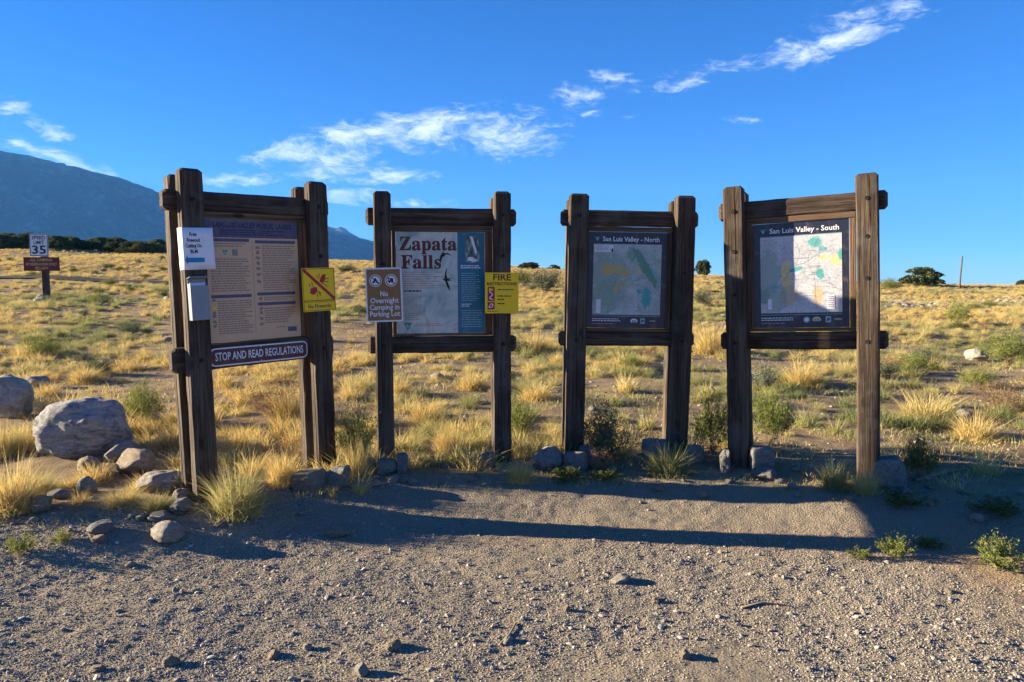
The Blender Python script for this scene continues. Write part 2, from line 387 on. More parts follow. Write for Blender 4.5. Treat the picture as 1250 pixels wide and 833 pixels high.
def vattr(me, name, vals):
    a = me.attributes.new(name, 'FLOAT', 'POINT'); a.data.foreach_set('value', np.asarray(vals, dtype=np.float32))
lot = lot_mask(gx1, gy1)
vattr(gme, 'lot', lot)
warm = np.clip(sstep(2.2, 3.6, gx1 + .5 * fbm(gx1, gy1, 61)) * (1 - sstep(4.3, 5.4, gy1)) + .6 * sstep(.35, .0, np.abs(gy1 - 5.0 + .1 * gx1)) * sstep(-1, 1, gx1), 0, 1)
vattr(gme, 'warm', warm)
def ground_mat():
    m, nt, b, o = new_mat('dirt_and_gravel'); oc = OBJC(nt)
    lotf = ATTR(nt, 'lot').outputs['Fac']; w = ATTR(nt, 'warm').outputs['Fac']
    big = NOISE(nt, oc, .8, 5, .6); mid = NOISE(nt, oc, 6, 6, .65); fine = NOISE(nt, oc, 95, 5, .75)
    vor = N(nt, 'ShaderNodeTexVoronoi', feature='F1', inp={'Vector': oc, 'Scale': 70.0})
    vd = vor.outputs['Distance']; vc = N(nt, 'ShaderNodeSeparateColor', inp={0: vor.outputs['Color']}).outputs[0]
    g = RAMP(nt, M2(nt, 'ADD', M2(nt, 'MULTIPLY', big, .6), M2(nt, 'MULTIPLY', mid, .4)), [(.36, (.25, .21, .15)), (.52, (.33, .27, .18)), (.66, (.40, .315, .20))])
    g = MIX(nt, w, g, (.40, .26, .14))
    g = MIX(nt, M2(nt, 'MULTIPLY', SMOOTH(nt, vc, .2, .9), .35), g, MIX(nt, vc, (.13, .12, .115), (.42, .36, .30)))
    g = MIX(nt, M2(nt, 'MULTIPLY', fine, .35), g, (.12, .10, .085))
    s = RAMP(nt, M2(nt, 'ADD', M2(nt, 'MULTIPLY', big, .5), M2(nt, 'MULTIPLY', mid, .5)), [(.36, (.175, .125, .075)), (.5, (.27, .195, .115)), (.64, (.37, .28, .165))])
    s = MIX(nt, M2(nt, 'MULTIPLY', fine, .4), s, (.14, .105, .075))
    c = MIX(nt, lotf, s, g)
    nt.links.new(c, b.inputs['Base Color']); b.inputs['Roughness'].default_value = .95; b.inputs['Specular IOR Level'].default_value = .1
    h = M2(nt, 'ADD', M2(nt, 'MULTIPLY', fine, .7), M2(nt, 'MULTIPLY', M2(nt, 'SUBTRACT', .5, vd), .5))
    BUMP(nt, h, 1.0, .02, b)
    return m
GROUND = ground_mat()
ground = tag(link('ground', gme, GROUND), kind='structure')

# dark strip on the left slope, built as a road; shade put into its colour
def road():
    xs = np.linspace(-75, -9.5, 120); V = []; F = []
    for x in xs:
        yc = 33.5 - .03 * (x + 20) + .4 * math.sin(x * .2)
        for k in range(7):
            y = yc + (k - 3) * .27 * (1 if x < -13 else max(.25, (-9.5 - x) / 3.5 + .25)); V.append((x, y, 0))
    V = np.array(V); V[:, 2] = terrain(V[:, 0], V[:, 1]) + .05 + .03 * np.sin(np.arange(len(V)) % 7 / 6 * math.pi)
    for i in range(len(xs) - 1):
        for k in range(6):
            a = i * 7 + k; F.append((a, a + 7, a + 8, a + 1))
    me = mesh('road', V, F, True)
    m, nt, b, o = new_mat('shade_toned_asphalt'); n = NOISE(nt, OBJC(nt), 3, 6)
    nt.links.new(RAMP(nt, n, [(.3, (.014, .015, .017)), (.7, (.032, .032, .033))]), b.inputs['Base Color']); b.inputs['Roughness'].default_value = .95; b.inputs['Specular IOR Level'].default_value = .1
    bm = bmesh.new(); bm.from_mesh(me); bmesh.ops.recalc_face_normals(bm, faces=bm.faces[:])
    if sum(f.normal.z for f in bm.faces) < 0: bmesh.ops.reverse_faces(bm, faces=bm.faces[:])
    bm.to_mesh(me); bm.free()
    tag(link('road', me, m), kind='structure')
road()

# ------------------------------------------------------------------ mountain
def mountain():
    ctrl = [(-420, 2100, 195), (-300, 2200, 172), (-200, 2300, 158), (-100, 2420, 166), (0, 2600, 181), (40, 2720, 191), (75, 2830, 200), (110, 2950, 207), (150, 3100, 218), (190, 3260, 232), (260, 3550, 250), (330, 3850, 264), (400, 4150, 277), (430, 4300, 287), (458, 4430, 296), (520, 4700, 316), (600, 5000, 338), (660, 5300, 352)]
    px = np.array([c[0] for c in ctrl], float); dd = np.array([c[1] for c in ctrl], float); py = np.array([c[2] for c in ctrl], float)
    ns, nu = 420, 150
    P = np.linspace(-420, 660, ns); D = np.interp(P, px, dd); Yp = np.interp(P, px, py)
    k = np.ones(9) / 9
    Yp = np.convolve(np.pad(Yp, 4, mode='edge'), k, 'valid')
    rx, ry, rz = [], [], []
    for p, d, y in zip(P, D, Yp):
        r = ray(p, y); rx.append(r[0] / r[1] * d); ry.append(d); rz.append(EYE + r[2] / r[1] * d)
    rx, ry, rz = map(np.array, (rx, ry, rz))
    nrm = np.array([.89, -.455])
    U = np.linspace(-1, 1, nu)
    A = np.abs(U)[None, :]; w = 850.0
    X = rx[:, None] + nrm[0] * U[None, :] * w; Y = ry[:, None] + nrm[1] * U[None, :] * w
    base = -46.5
    S = np.hypot(rx - rx[0], ry - ry[0])[:, None] + 0 * X
    rid = 1 - np.abs(2 * fbm(S / 210, U[None, :] * w / 900 + S * 0, 71, 4)) * 1.2
    fine = fbm(S / 45, U[None, :] * w / 60, 75, 4)
    Z = base + (rz[:, None] - base) * (1 - A) ** 1.05 + np.minimum(A * 4, 1) * (1 - A) * (rid - .6) * 170 + np.minimum(A * 6 + .12, 1) * (1 - A) * fine * 40
    Z = np.maximum(Z, -46.9)
    V = np.stack([X.ravel(), Y.ravel(), Z.ravel()], 1)
    i = (np.arange(ns - 1)[:, None] * nu + np.arange(nu - 1)[None, :]).ravel()
    me = fast_mesh('mountain', V, [(4, np.stack([i, i + nu, i + nu + 1, i + 1], 1))], False)
    bm = bmesh.new(); bm.from_mesh(me); bmesh.ops.recalc_face_normals(bm, faces=bm.faces[:])
    if sum(f.normal.z for f in bm.faces) < 0: bmesh.ops.reverse_faces(bm, faces=bm.faces[:])
    bm.to_mesh(me); bm.free()
    m, nt, b, o = new_mat('forested_slope'); oc = OBJC(nt)
    n = M2(nt, 'ADD', M2(nt, 'MULTIPLY', NOISE(nt, oc, .008, 6, .65), .6), M2(nt, 'MULTIPLY', NOISE(nt, oc, .045, 5, .7), .4))
    nt.links.new(RAMP(nt, n, [(.42, (.008, .012, .014)), (.53, (.03, .038, .036)), (.61, (.135, .13, .12))]), b.inputs['Base Color'])
    b.inputs['Roughness'].default_value = 1; b.inputs['Specular IOR Level'].default_value = 0
    tag(link('mountain', me, m), kind='structure')
mountain()

# ------------------------------------------------------------------ haze
def haze():
    me = box_mesh('haze', 11200, 6100, 760, centre=(0, 2650, -48 + 380))
    m = bpy.data.materials.new('thin_air'); m.use_nodes = True; nt = m.node_tree
    nt.nodes.clear(); out = nt.nodes.new('ShaderNodeOutputMaterial')
    pv = N(nt, 'ShaderNodeVolumePrincipled', inp={'Color': (.11, .40, 1.0, 1), 'Density': HAZE_DENSITY, 'Anisotropy': 0.0})
    nt.links.new(pv.outputs[0], out.inputs['Volume'])
    tag(link('haze', me, m), kind='stuff')
HAZE_DENSITY = 1.05e-4
haze()

# ------------------------------------------------------------------ flat print on boards
def text_geo(s, size, bold=0.0, align='CENTER', sx=1.0, maxw=None):
    cu = bpy.data.curves.new('lettering', 'FONT'); cu.body = s; cu.size = size; cu.align_x = align; cu.align_y = 'CENTER'
    cu.offset = bold; cu.resolution_u = 2
    ob = bpy.data.objects.new('lettering', cu); COL.objects.link(ob)
    dg = bpy.context.evaluated_depsgraph_get(); me = ob.evaluated_get(dg).to_mesh()
    V = [(v.co.x * sx, v.co.y) for v in me.vertices]; F = [tuple(p.vertices) for p in me.polygons]
    ob.evaluated_get(dg).to_mesh_clear(); bpy.data.objects.remove(ob); bpy.data.curves.remove(cu)
    if maxw and V:
        w = max(v[0] for v in V) - min(v[0] for v in V)
        V = [(v[0] * maxw / w, v[1]) for v in V]
    return V, F
class Print:
    """flat print: coloured polygons in the plane of a board (u right, v up), each layer a hair proud of the one below"""
    def __init__(s): s.V = []; s.F = []; s.mi = []; s.mats = []
    def _m(s, m):
        if m not in s.mats: s.mats.append(m)
        return s.mats.index(m)
    def poly(s, pts, m, layer=1):
        a = sum((pts[i][0] * pts[(i + 1) % len(pts)][1] - pts[(i + 1) % len(pts)][0] * pts[i][1]) for i in range(len(pts)))
        if a < 0: pts = pts[::-1]
        n = len(s.V); s.V += [(p[0], -.0008 * layer, p[1]) for p in pts]; s.F.append(tuple(range(n, n + len(pts)))); s.mi.append(s._m(m)); return s
    def rect(s, u0, v0, u1, v1, m, layer=1): return s.poly([(u0, v0), (u1, v0), (u1, v1), (u0, v1)], m, layer)
    def rrect(s, u0, v0, u1, v1, r, m, layer=1):
        p = []
        for cx, cy, a0 in ((u1 - r, v1 - r, 0), (u0 + r, v1 - r, 90), (u0 + r, v0 + r, 180), (u1 - r, v0 + r, 270)):
            p += [(cx + r * math.cos(R(a0 + k * 15)), cy + r * math.sin(R(a0 + k * 15))) for k in range(7)]
        return s.poly(p, m, layer)
    def disc(s, u, v, r, m, layer=1, n=20, ry=None): return s.poly([(u + r * math.cos(2 * math.pi * k / n), v + (ry or r) * math.sin(2 * math.pi * k / n)) for k in range(n)], m, layer)
    def line(s, a, b, w, m, layer=1):
        d = np.array(b, float) - np.array(a, float); d /= np.linalg.norm(d); q = np.array([-d[1], d[0]]) * w / 2
        return s.poly([tuple(np.array(a) - q), tuple(np.array(b) - q), tuple(np.array(b) + q), tuple(np.array(a) + q)], m, layer)
    def blob(s, u, v, ru, rv, seed, m, layer=1, n=26, ang=0, clip=None):
        r = np.random.default_rng(seed); ph = r.uniform(0, 6.28, 5); p = []
        for k in range(n):
            t = 2 * math.pi * k / n; q = 1 + sum(.22 / (j + 1) * math.sin((j + 2) * t + ph[j]) for j in range(5))
            x, y = ru * q * math.cos(t), rv * q * math.sin(t); X, Y = x * math.cos(R(ang)) - y * math.sin(R(ang)), x * math.sin(R(ang)) + y * math.cos(R(ang))
            X += u; Y += v
            if clip: X = min(max(X, clip[0]), clip[2]); Y = min(max(Y, clip[1]), clip[3])
            p.append((X, Y))
        return s.poly(p, m, layer)
    def text(s, t, u, v, size, m, layer=2, bold=0, align='CENTER', sx=1.0, maxw=None, rot=0):
        V, F = text_geo(t, size, bold, align, sx, maxw); n = len(s.V); c, q = math.cos(R(rot)), math.sin(R(rot))
        s.V += [(u + x * c - y * q, -.0008 * layer, v + x * q + y * c) for x, y in V]; s.F += [tuple(i + n for i in f) for f in F]; s.mi += [s._m(m)] * len(F); return s
    def lines(s, u0, u1, v1, v0, n, m, seed, layer=1, fill=.5, ragged=.25):
        """rows of body copy too small to read: one bar per word"""
        r = np.random.default_rng(seed); h = (v1 - v0) / n
        for k in range(n):
            vv = v1 - (k + .5) * h; u = u0; end = u1 - (r.uniform(0, ragged) * (u1 - u0) if r.random() < .5 else 0)
            while u < end - .004:
                w = min(r.uniform(.008, .034), end - u); s.rect(u, vv - h * fill / 2, u + w, vv + h * fill / 2, m, layer); u += w + .005
        return s
    def build(s, name, parent, loc=(0, 0, 0)):
        me = mesh(name, s.V, s.F)
        for m in s.mats: me.materials.append(m)
        me.polygons.foreach_set('material_index', s.mi)
        return link(name, me, None, parent, loc)
INK = lambda n, c, r=.55: flat(n, c, r, .3, .03)
WHITE = INK('white_print', (.75, .76, .78)); BLACK = INK('black_print', (.015, .015, .02)); NAVY = flat('black_board', (.018, .022, .04), .35, .5, .2)
BEIGE = flat('beige_sheet', (.66, .42, .235), .5, .3, .06); PURPLE = INK('purple_print', (.105, .088, .135)); DPURP = INK('dark_purple_print', (.028, .025, .06)); GREYTX = INK('grey_print', (.30, .205, .13))
TEAL = flat('teal_print', (.012, .15, .21), .4, .4, .08); GREEN = INK('green_print', (.02, .25, .19)); MAROON = INK('maroon_print', (.12, .028, .022)); RED = INK('red_print', (.48, .02, .03)); YEL = flat('yellow_sheet', (1.0, .62, .01), .5, .3, .04)
BROWN = flat('brown_sign_face', (.27, .14, .05), .5, .3, .08); PLAQUE = flat('dark_red_plaque', (.115, .035, .030), .5, .3, .1); ALU = flat('aluminium', (.55, .57, .6), .4, .5, .05, .3)
PLASTIC = flat('grey_plastic', (.22, .24, .255), .4, .4, .08); LTEAL = INK('pale_teal_print', (.30, .47, .50)); PAPER = flat('white_paper', (.72, .74, .78), .8, .1, .04); BLUE = INK('blue_print', (.015, .22, .38))
AMBER = INK('amber_print', (.52, .40, .16)); MGREEN = INK('map_green', (.13, .32, .24)); MTEAL = INK('map_teal', (.06, .38, .36)); MGREY = INK('map_grey_green', (.38, .44, .40)); MYEL = INK('map_yellow', (.68, .58, .28)); MLINE = INK('map_line', (.30, .32, .36))
def map_mat(name, a, b_, c_, patches):
    """printed map: tinted land with soft, speckled patches at (u, v, half width, half height, tilt, colour, strength) in metres"""
    m, nt, b, o = new_mat(name); oc = OBJC(nt)
    n = NOISE(nt, oc, 9, 8, .65, dist=.6); n2 = NOISE(nt, oc, 60, 4, .65); n3 = NOISE(nt, oc, 24, 7, .72, dist=.5)
    c = RAMP(nt, n, [(.36, a), (.5, b_), (.66, c_)])
    for (u, v, hu, hv, ang, col, st) in patches:
        g = N(nt, 'ShaderNodeTexGradient', gradient_type='SPHERICAL', inp={0: MAPV(nt, oc, (hu, .5, hv), (u, 0, v), (0, R(-ang), 0), 'TEXTURE')}).outputs['Fac']
        f = SMOOTH(nt, M2(nt, 'ADD', g, M2(nt, 'MULTIPLY_ADD', n3, 2.6, -1.3)), .02, .26)
        c = MIX(nt, M2(nt, 'MULTIPLY', M2(nt, 'MULTIPLY', f, SMOOTH(nt, g, 0.0, .16)), st), c, col)
    c = MIX(nt, M2(nt, 'MULTIPLY', SMOOTH(nt, n2, .50, .64), .5), c, [x * .55 for x in a])
    g = N(nt, 'ShaderNodeTexBrick', inp={'Vector': MAPV(nt, oc, (1, 1, 1), rot=(R(90), 0, 0)), 'Scale': 12.0, 'Mortar Size': .012, 'Color1': (0, 0, 0, 1), 'Color2': (0, 0, 0, 1), 'Mortar': (1, 1, 1, 1)}).outputs[0]
    c = MIX(nt, M2(nt, 'MULTIPLY', g, .18), c, (.25, .28, .33))
    nt.links.new(c, b.inputs['Base Color']); b.inputs['Roughness'].default_value = .4; return m
_g, _a, _t, _y, _k = (.06, .27, .15), (.55, .38, .09), (.02, .36, .33), (.78, .58, .18), (.24, .35, .26)
MAPN = map_mat('north_map_print', (.28, .38, .33), (.40, .47, .42), (.52, .55, .54), [
    (.15, .37, .20, .20, 0, _k, .7), (.13, .17, .16, .17, 0, _k, .8), (.20, .40, .16, .06, -8, _a, .75), (.12, .40, .08, .05, 0, _a, .6), (.24, .26, .09, .035, 45, _a, .8), (.42, .42, .07, .07, 0, _a, .45),
    (.47, .42, .26, .045, -58, _g, .95), (.56, .36, .15, .03, -58, _t, .4), (.34, .54, .05, .08, 0, _g, .6), (.48, .155, .055, .105, 0, _t, .95), (.42, .21, .03, .03, 0, _t, .8)])
MAPS = map_mat('south_map_print', (.40, .41, .43), (.51, .51, .53), (.57, .57, .58), [
    (.20, .32, .05, .13, 0, _y, .9), (.22, .14, .08, .10, 0, _a, .6), (.44, .14, .05, .09, 0, _a, .65), (.42, .57, .06, .05, 0, _t, .85), (.48, .51, .04, .03, -30, _t, .7), (.28, .355, .06, .02, 15, _t, .9), (.46, .31, .035, .05, 0, _t, .9),
    (.48, .44, .05, .03, 0, _y, .6), (.58, .42, .06, .05, 0, _y, .75), (.61, .46, .02, .06, 0, _t, .9), (.03, .15, .06, .09, 0, _g, .8), (.06, .33, .12, .22, 0, _k, .7), (.12, .12, .10, .12, 0, _k, .6), (.10, .20, .04, .05, 0, _t, .4)])
def falls_mat():
    m, nt, b, o = new_mat('mottled_stone_print'); oc = OBJC(nt)
    n = NOISE(nt, oc, 6, 8, .6, dist=.8); c = RAMP(nt, n, [(.3, (.22, .31, .28)), (.46, (.44, .48, .43)), (.58, (.62, .58, .48)), (.70, (.46, .38, .30))])
    nt.links.new(c, b.inputs['Base Color']); b.inputs['Roughness'].default_value = .35; return m
STONEPRINT = falls_mat()
def photo_mat():
    m, nt, b, o = new_mat('waterfall_picture_print'); oc = OBJC(nt)
    n = NOISE(nt, MAPV(nt, oc, (30, 1, 14)), 1, 5, .6); c = RAMP(nt, n, [(.35, (.03, .05, .05)), (.5, (.12, .15, .12)), (.65, (.40, .44, .45))])
    nt.links.new(c, b.inputs['Base Color']); return m
PICTURE = photo_mat()

# ------------------------------------------------------------------ information boards
def board(label, p, bolts, panel, panel_mat, seed):
    root = empty('information_board', (p['X'], p['Y'], p['Z']), (0, p['roll'], p['yaw']))
    tag(root, label, 'notice board', 'timber information boards along the gravel')
    W, pw, pd, g = p['W'], p['pw'], p['pd'], p['g']
    n = 0
    for side in (-1, 1):
        for yy, dz in ((pd / 2, 0), (pd + g + pd / 2, -.025)):
            H = (p['HL'] if side < 0 else p['HR']) + dz; n += 1
            po = link('post', timber_mesh('post', H + .25, pw, pd, .012, seed * 10 + n), WOOD_Z, root, (side * W / 2, yy, -.25))
            if dz == 0:
                for (bs, bz) in bolts:
                    if bs == side:
                        link('bolt', BOLTME, BOLT, po, (0, -pd / 2 - .003, bz + .25))
    for (z0, z1, s) in ((p['t0'], p['t1'], p['sl']), (p['b0'], p['b1'], p['sb'])):
        L = W + pw + 2 * s; n += 1
        link('rail', timber_mesh('rail', L, z1 - z0, g - .006, .014, seed * 10 + n, 'x', 10), WOOD_X, root, (-L / 2, pd + g / 2, (z0 + z1) / 2))
    x0, z0, x1, z1 = panel; ox = W / 2 - pw / 2; ty = pd + .006; td = .04
    e = .002
    for (a, b_, c, d, ax) in ((-ox + e, z1, ox - e, p['t0'] - e, 'x'), (-ox + e, p['b1'] + e, ox - e, z0, 'x'), (-ox + e, z0 + e, x0, z1 - e, 'z'), (x1, z0 + e, ox - e, z1 - e, 'z')):
        if c - a < .006 or d - b_ < .006: continue
        n += 1
        if ax == 'x': link('trim', timber_mesh('trim', c - a, d - b_, td, .003, seed * 10 + n, 'x', 6, .0008, .003), TRIM_X, root, (a, ty + td / 2, (b_ + d) / 2))
        else: link('trim', timber_mesh('trim', d - b_, c - a, td, .003, seed * 10 + n, 'z', 6, .0008, .003), TRIM_Z, root, ((a + c) / 2, ty + td / 2, b_))
    w, h = x1 - x0 - 2 * e, z1 - z0 - 2 * e
    pan = link('panel', box_mesh('panel', w, .012, h, 0, 1, (w / 2, .006, h / 2)), panel_mat, root, (x0 + e, pd + .020, z0 + e))
    return root, pan, w, h
def bolt_mesh():
    bm = bmesh.new(); bmesh.ops.create_cone(bm, cap_ends=True, segments=10, radius1=.019, radius2=.015, depth=.008, matrix=Matrix.Rotation(R(90), 4, 'X')); return bm_mesh('bolt', bm)
BOLTME = bolt_mesh()
def blm_triangle(P, u, v, s, layer=2):
    P.poly([(u - s, v + s * .8), (u + s, v + s * .8), (u, v - s)], GREEN, layer)
    P.poly([(u - s * .45, v + s * .2), (u - s * .1, v + s * .55), (u + s * .1, v + .1 * s), (u + s * .4, v + .5 * s), (u + s * .3, v - .1 * s), (u, v - s * .5)], LTEAL, layer + 1)

P1 = dict(X=-1.844, Y=5.587, yaw=.811, roll=-.021, W=1.0, HL=2.404, HR=2.389, t1=2.262, t0=2.121, b1=1.15, b0=.974, pw=.160, pd=.094, g=.104, sl=.08, sb=.08, Z=.002)
P2 = dict(X=-.577, Y=6.307, yaw=.161, roll=-.003, W=1.02, HL=2.39, HR=2.404, t1=2.263, t0=2.117, b1=1.16, b0=1.016, pw=.145, pd=.107, g=.093, sl=.068, sb=.065, Z=-.021)
P3 = dict(X=1.018, Y=6.46, yaw=.057, roll=.015, W=.936, HL=2.393, HR=2.395, t1=2.261, t0=2.123, b1=1.194, b0=1.065, pw=.169, pd=.103, g=.08, sl=.063, sb=.06, Z=-.028)
P4 = dict(X=2.34, Y=5.872, yaw=-.466, roll=-.04, W=.992, HL=2.397, HR=2.401, t1=2.275, t0=2.131, b1=1.187, b0=1.046, pw=.16, pd=.123, g=.076, sl=.065, sb=.066, Z=.018)

# board 1: regulations
b1, pan, w, h = board('leftmost timber board, turned sideways, with beige rules sheet under a purple header', P1, [(-1, 2.19), (-1, 1.06), (1, 2.19), (1, 1.8), (1, 1.06)], (-.405, 1.165, .365, 2.07), BEIGE, 1)
q = Print().rect(.0, h * .855, w, h, PURPLE, 1)
q.text('SAN LUIS VALLEY PUBLIC LANDS', w * .52, h * .955, .05, DPURP, 2, .0012, maxw=w * .82)
q.lines(w * .18, w * .85, h * .925, h * .873, 3, DPURP, 1, 2, .45)
q.build('header', pan)['kind'] = 'stuff'
q = Print()
for (u0, u1, v) in ((.06, .47, .835), (.53, .97, .825), (.06, .47, .375), (.53, .95, .385), (.53, .95, .30)):
    q.rect(w * u0, h * (v - .013), w * u1, h * (v + .013), PURPLE, 1)
q.rect(w * .497, h * .06, w * .501, h * .83, GREYTX, 1)
q.build('heading_bars', pan)['kind'] = 'stuff'
q = Print()
q.lines(w * .07, w * .46, h * .815, h * .775, 2, GREYTX, 2); q.lines(w * .07, w * .46, h * .69, h * .41, 14, GREYTX, 3)
q.lines(w * .60, w * .96, h * .80, h * .41, 20, GREYTX, 4); q.lines(w * .12, w * .47, h * .345, h * .06, 15, GREYTX, 5)
q.lines(w * .60, w * .94, h * .362, h * .325, 2, GREYTX, 6); q.lines(w * .60, w * .94, h * .27, h * .13, 7, GREYTX, 7)
q.lines(w * .72, w * .85, h * .10, h * .085, 1, GREYTX, 8); q.build('body_text', pan)['kind'] = 'stuff'
q = Print(); blm_triangle(q, w * .22, h * .733, .022); q.rect(w * .29, h * .708, w * .345, h * .76, GREYTX, 1).disc(w * .318, h * .734, .014, MGREEN, 2)
for k, v in enumerate((.775, .735, .69, .645, .60, .55, .49)): q.blob(w * .555, h * v, .017, .013, 20 + k, GREYTX, 1)
for k, v in enumerate((.345, .24, .215, .17, .135)): q.blob(w * .085, h * v, .013, .013, 30 + k, GREYTX, 1)
q.rect(w * .065, h * .27, w * .105, h * .295, YEL, 1)
for k, v in enumerate((.345, .26, .225, .175, .13)): q.blob(w * .565, h * v, .016, .011, 40 + k, GREYTX, 1)
q.rect(w * .85, h * .05, w * .95, h * .09, PURPLE, 1); q.build('symbols', pan)['kind'] = 'stuff'

# board 2: falls
b2, pan, w, h = board('dark timber board with mottled falls poster and teal side column, second from the left', P2, [(-1, 2.2), (-1, 1.78), (-1, 1.09), (1, 2.2), (1, 1.85), (1, 1.09)], (-.40, 1.182, .372, 2.061), STONEPRINT, 2)
def serif(s): return ''.join(chr(0x1D400 + ord(c) - 65) if c.isupper() else chr(0x1D41A + ord(c) - 97) for c in s)
q = Print().text(serif('Zapata'), .275, h - .105, .165, MAROON, 1, .0025, maxw=.495).text(serif('Falls'), .215, h - .262, .165, MAROON, 1, .0025, maxw=.345); q.build('title', pan)
q = Print().rect(.528, .0, w, h, TEAL, 1); q.lines(.555, w - .04, h - .28, h - .315, 2, WHITE, 11, 2, .5, .1); q.lines(.56, w - .045, h - .345, h - .60, 14, LTEAL, 12, 2, .28); q.lines(.56, w - .12, h - .615, h - .65, 2, WHITE, 13, 2, .4); q.lines(.56, w - .03, h - .67, h - .83, 8, LTEAL, 14, 2, .28); q.build('side_column', pan)['kind'] = 'stuff'
q = Print().rrect(.595, h - .262, .722, h - .030, .035, PICTURE, 2); q.poly([(.635, h - .035), (.66, h - .035), (.70, h - .17), (.685, h - .19)], WHITE, 3).blob(.655, h - .235, .045, .018, 16, WHITE, 3); q.build('waterfall_picture', pan)
q = Print(); q.lines(.06, .38, h - .335, h - .49, 8, GREYTX, 17, 1, .3); q.text('', 0, 0, .01, BLACK); q.lines(.065, .21, h - .498, h - .515, 1, BLACK, 18, 1, .8, 0); q.lines(.07, .21, h - .53, h - .76, 13, GREYTX, 19, 1, .3); q.lines(.14, .40, h - .785, h - .815, 2, GREYTX, 20, 1, .35); q.build('body_text', pan)['kind'] = 'stuff'
q = Print(); bx, bz = .425, h - .41
q.poly([(bx - .012, bz + .012), (bx - .006, bz + .06), (bx + .012, bz + .105), (bx + .005, bz + .05), (bx + .014, bz + .012), (bx + .062, bz + .010), (bx + .024, bz + .0), (bx + .060, bz - .012), (bx + .012, bz - .010), (bx + .030, bz - .055), (bx + .036, bz - .10), (bx + .010, bz - .06), (bx - .006, bz - .012), (bx - .030, bz + .002)], BLACK, 2)
bx, bz = .40, h - .215
q.poly([(bx + .0, bz), (bx + .03, bz + .025), (bx + .085, bz + .012), (bx + .045, bz + .036), (bx + .01, bz + .034), (bx + .005, bz + .055), (bx - .008, bz + .03), (bx - .012, bz - .02), (bx - .022, bz - .06), (bx - .028, bz - .015), (bx - .018, bz + .02)], BLACK, 2); q.build('swift_picture', pan)
q = Print(); blm_triangle(q, .092, .065, .036); q.build('emblem', pan)

# boards 3 and 4: maps
def map_board(root, pan, w, h, title, mapmat, m, south):
    q = Print(); blm_triangle(q, w * .105, h * .925, .026)
    q.text(title, w * .175, h * .925, .058, WHITE, 1, .0008, 'LEFT'); V = q.V
    n0 = next(i for i, v in enumerate(V) if abs(v[1] + .0008) < 1e-5)
    xs = [v[0] for v in V[n0:]]; k = (w * .90 - w * .175) / (max(xs) - w * .175)
    q.V = V[:n0] + [(w * .175 + (v[0] - w * .175) * k, v[1], v[2]) for v in V[n0:]]
    q.rect(m[0], h * .872, m[2], h * .876, LTEAL, 1).rect(m[0], h * .122, m[2], h * .126, LTEAL, 1); q.build('title', pan)['kind'] = 'stuff'
    c = m
    mp = link('map_sheet', box_mesh('map_sheet', m[2] - m[0], .002, m[3] - m[1], 0, 1, ((m[2] - m[0]) / 2, 0, (m[3] - m[1]) / 2)), mapmat, pan, (m[0], -.0012, m[1]))
    q = Print(); mw, mh = m[2] - m[0], m[3] - m[1]; X = lambda a: m[0] + a * mw; Y = lambda a: m[1] + a * mh
    L = 4
    if not south:
        q.rect(X(.01), Y(.89), X(.29), Y(.985), WHITE, L + 2).rect(X(.26), Y(.89), X(.285), Y(.94), BLACK, L + 3).lines(X(.03), X(.25), Y(.97), Y(.91), 3, MLINE, 3, L + 3)
        q.rect(X(.05), Y(.02), X(.12), Y(.22), WHITE, L + 2)
    else:
        q.lines(X(.38), X(.60), Y(.72), Y(.70), 1, MLINE, 5, L + 1).lines(X(.60), X(.74), Y(.61), Y(.58), 2, MLINE, 6, L + 1)
        q.rect(X(.09), Y(.05), X(.14), Y(.19), WHITE, L + 2).rect(X(.82), Y(.04), X(.91), Y(.22), WHITE, L + 2).lines(X(.83), X(.90), Y(.21), Y(.06), 6, MLINE, 9, L + 3)
    r = np.random.default_rng(5)
    for k in range(30):   # roads and rivers
        a = np.array([X(r.uniform(.05, .95)), Y(r.uniform(.05, .95))]); an = r.uniform(0, 6.28)
        for j in range(9):
            an += r.normal(0, .35); b_ = a + np.array([math.cos(an), math.sin(an)]) * mw * .07
            if not (m[0] < b_[0] < m[2] and m[1] < b_[1] < m[3]): break
            q.line(a, b_, .0022 if k < 8 else .0012, MLINE if k % 4 else MTEAL, L + 2); a = b_
    for k in range(46):   # place names, too small to read
        u0, v0 = r.uniform(m[0] + .01, m[2] - .06), r.uniform(m[1] + .02, m[3] - .02); q.lines(u0, u0 + r.uniform(.015, .05), v0 + .003, v0 - .003, 1, MLINE, k, L + 2, .7, 0)
    q.build('map_markings', pan)['kind'] = 'stuff'
    q = Print(); q.lines(m[0], m[0] + mw * .42, h * .105, h * .065, 2, WHITE, 8, 1, .4, .05).lines(m[0], m[0] + mw * .3, h * .055, h * .035, 1, MLINE, 9, 1, .3)
    if south: q.disc(w * .56, h * .075, .024, LTEAL, 1).disc(w * .56, h * .075, .014, WHITE, 2)
    u = w * (.665 if south else .60)
    q.disc(u, h * .075, .032, MYEL if south else WHITE, 1, ry=.022).disc(u, h * .066, .022, NAVY, 2, ry=.017).poly([(u - .02, h * .06), (u, h * .095), (u + .02, h * .06)], LTEAL, 3)
    u = w * (.785 if south else .71); q.rect(u - .02, h * .047, u + .02, h * .105, LTEAL, 1).blob(u, h * .075, .012, .014, 3, PURPLE, 2)
    u = w * (.885 if south else .84); q.disc(u, h * .076, .032, GREYTX if south else NAVY, 1, ry=.010).rect(u - .026, h * .072, u + .026, h * .082, LTEAL, 2); q.build('footer', pan)['kind'] = 'stuff'
